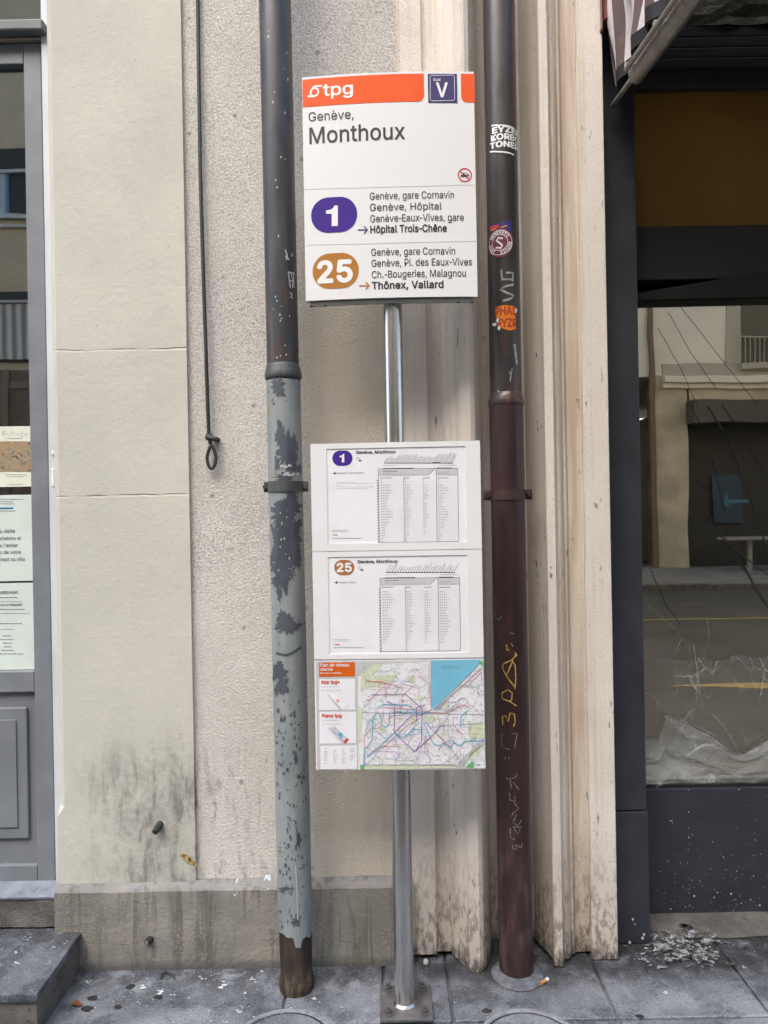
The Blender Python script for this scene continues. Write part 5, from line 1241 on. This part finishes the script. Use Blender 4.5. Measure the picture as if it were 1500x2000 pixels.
sp_ = MB(); ta, tb_, tc = mo(1434, 950), mo(1432, 990), mo(1441, 988); sp_.raw([(ta.x, YO - .41, ta.z), (tb_.x, YO - .41, tb_.z), (tc.x, YO - .41, tc.z)], [(0, 1, 2)]); sp_.raw([(mo(1412, 0).x, YO - .41, mo(0, 1001).z), (mo(1460, 0).x, YO - .41, mo(0, 1001).z), (mo(1460, 0).x, YO - .41, mo(0, 1008).z), (mo(1412, 0).x, YO - .41, mo(0, 1008).z)], [(0, 1, 2, 3)])
sp_.build('screen_light', emit_mat('cyan_light', (.10, .34, .55), .11), ad)
tb2 = MB().box(mo(1370, 1050).x, mo(1600, 1050).x, YO + .8, YO + 1.3, mo(1400, 1052).z, mo(1400, 1047).z)
for xx in (mo(1415, 1050).x, mo(1530, 1050).x): tb2.box(xx, xx + .08, YO + 1., YO + 1.1, 0, mo(1400, 1052).z)
tag(tb2.build('bench_table', paint('far_table', (.32, .31, .28), .5), None, False, (mo(1415, 1050).x, YO + 1., 0)), 'pale table in front of the far shop, mirrored in the window', 'table')
opp = MB().tube([(mo(1268, 600).x, YO + .1, 0), (mo(1268, 600).x, YO + .1, 15)], .075, 10)
tag(opp.build('far_downpipe', M['obrown'], None, True, (mo(1268, 600).x, YO + .1, 0)), 'brown downpipe on the far facade, mirrored at the left edge of the shop window', 'downpipe')
# house opposite the door
ml = lambda px, py: MIR(px, py, YD + .026, YO)
opl = thing('far_house', 'beige rendered house across the street with curtained windows, mirrored in the glazed door', 'house', (ml(30, 600).x, YO, 0))
XL_ = ml(30, 500).x
MB().box(-30, XO0 - .002, YO - 8, YO - .002, -.1, 16).build('wall', paint('far_tan_render', (.50, .43, .31), .9, .08, 2), opl)
M['curtain'] = None
cm_ = Mt('curtain_cloth'); x, y, z = cm_.xyz(); w_ = cm_.mr(cm_.ma('SINE', cm_.ma('MULTIPLY', x, 18.)), -1, 1); M['curtainb'] = cm_.fin(cm_.mix(w_, (.10, .20, .36), (.42, .50, .58)), .9)
cm_ = Mt('white_curtain'); x, y, z = cm_.xyz(); w_ = cm_.mr(cm_.ma('SINE', cm_.ma('MULTIPLY', x, 26.)), -1, 1); M['curtainw'] = cm_.fin(cm_.mix(w_, (.25, .25, .24), (.62, .62, .60)), .9)
for kx in range(-2, 4):
    xc = XL_ + kx * 2.7; z = lambda py: ml(30, py).z
    wn = MB().box(xc - 1.1, xc + .8, YO, YO + .03, z(430), z(292)).build('window', M['odark'], opl)
    MB().box(xc - 1.1, xc - .1, YO + .031, YO + .06, z(424), z(340)).build('curtain', M['curtainb'], wn)
    MB().box(xc - 1.2, xc + .9, YO + .031, YO + .12, z(340), z(334)).box(xc - 1.2, xc + .9, YO + .031, YO + .12, z(430), z(422)).box(xc - 1.2, xc + .9, YO + .031, YO + .1, z(446), z(441)).build('frame', paint('far_pale_frame', (.5, .52, .54), .6), wn)
    wn = MB().box(xc - 1.1, xc + .8, YO, YO + .03, z(705), z(570)).build('window', M['odark'], opl)
    MB().box(xc - 1.1, xc + .8, YO + .031, YO + .06, z(700), z(594)).build('curtain', M['curtainw'], wn)
    MB().box(xc - 1.2, xc + .9, YO + .031, YO + .12, z(593), z(588)).build('frame', paint('far_pale_frame', (.4, .4, .4), .6), wn)
    wd = MB().box(xc - 1.3, xc + .6, YO, YO + .06, z(1113), z(720)).build('shutter_door', paint('far_brown_wood', (.16, .12, .085), .7, .2, 2), opl)
    MB().box(xc - .35, xc - .2, YO + .061, YO + .12, z(1113), z(720)).box(xc - 1.3, xc + .6, YO + .061, YO + .1, z(760), z(745)).build('rail', paint('far_brown_rail', (.22, .17, .13), .7), wd)
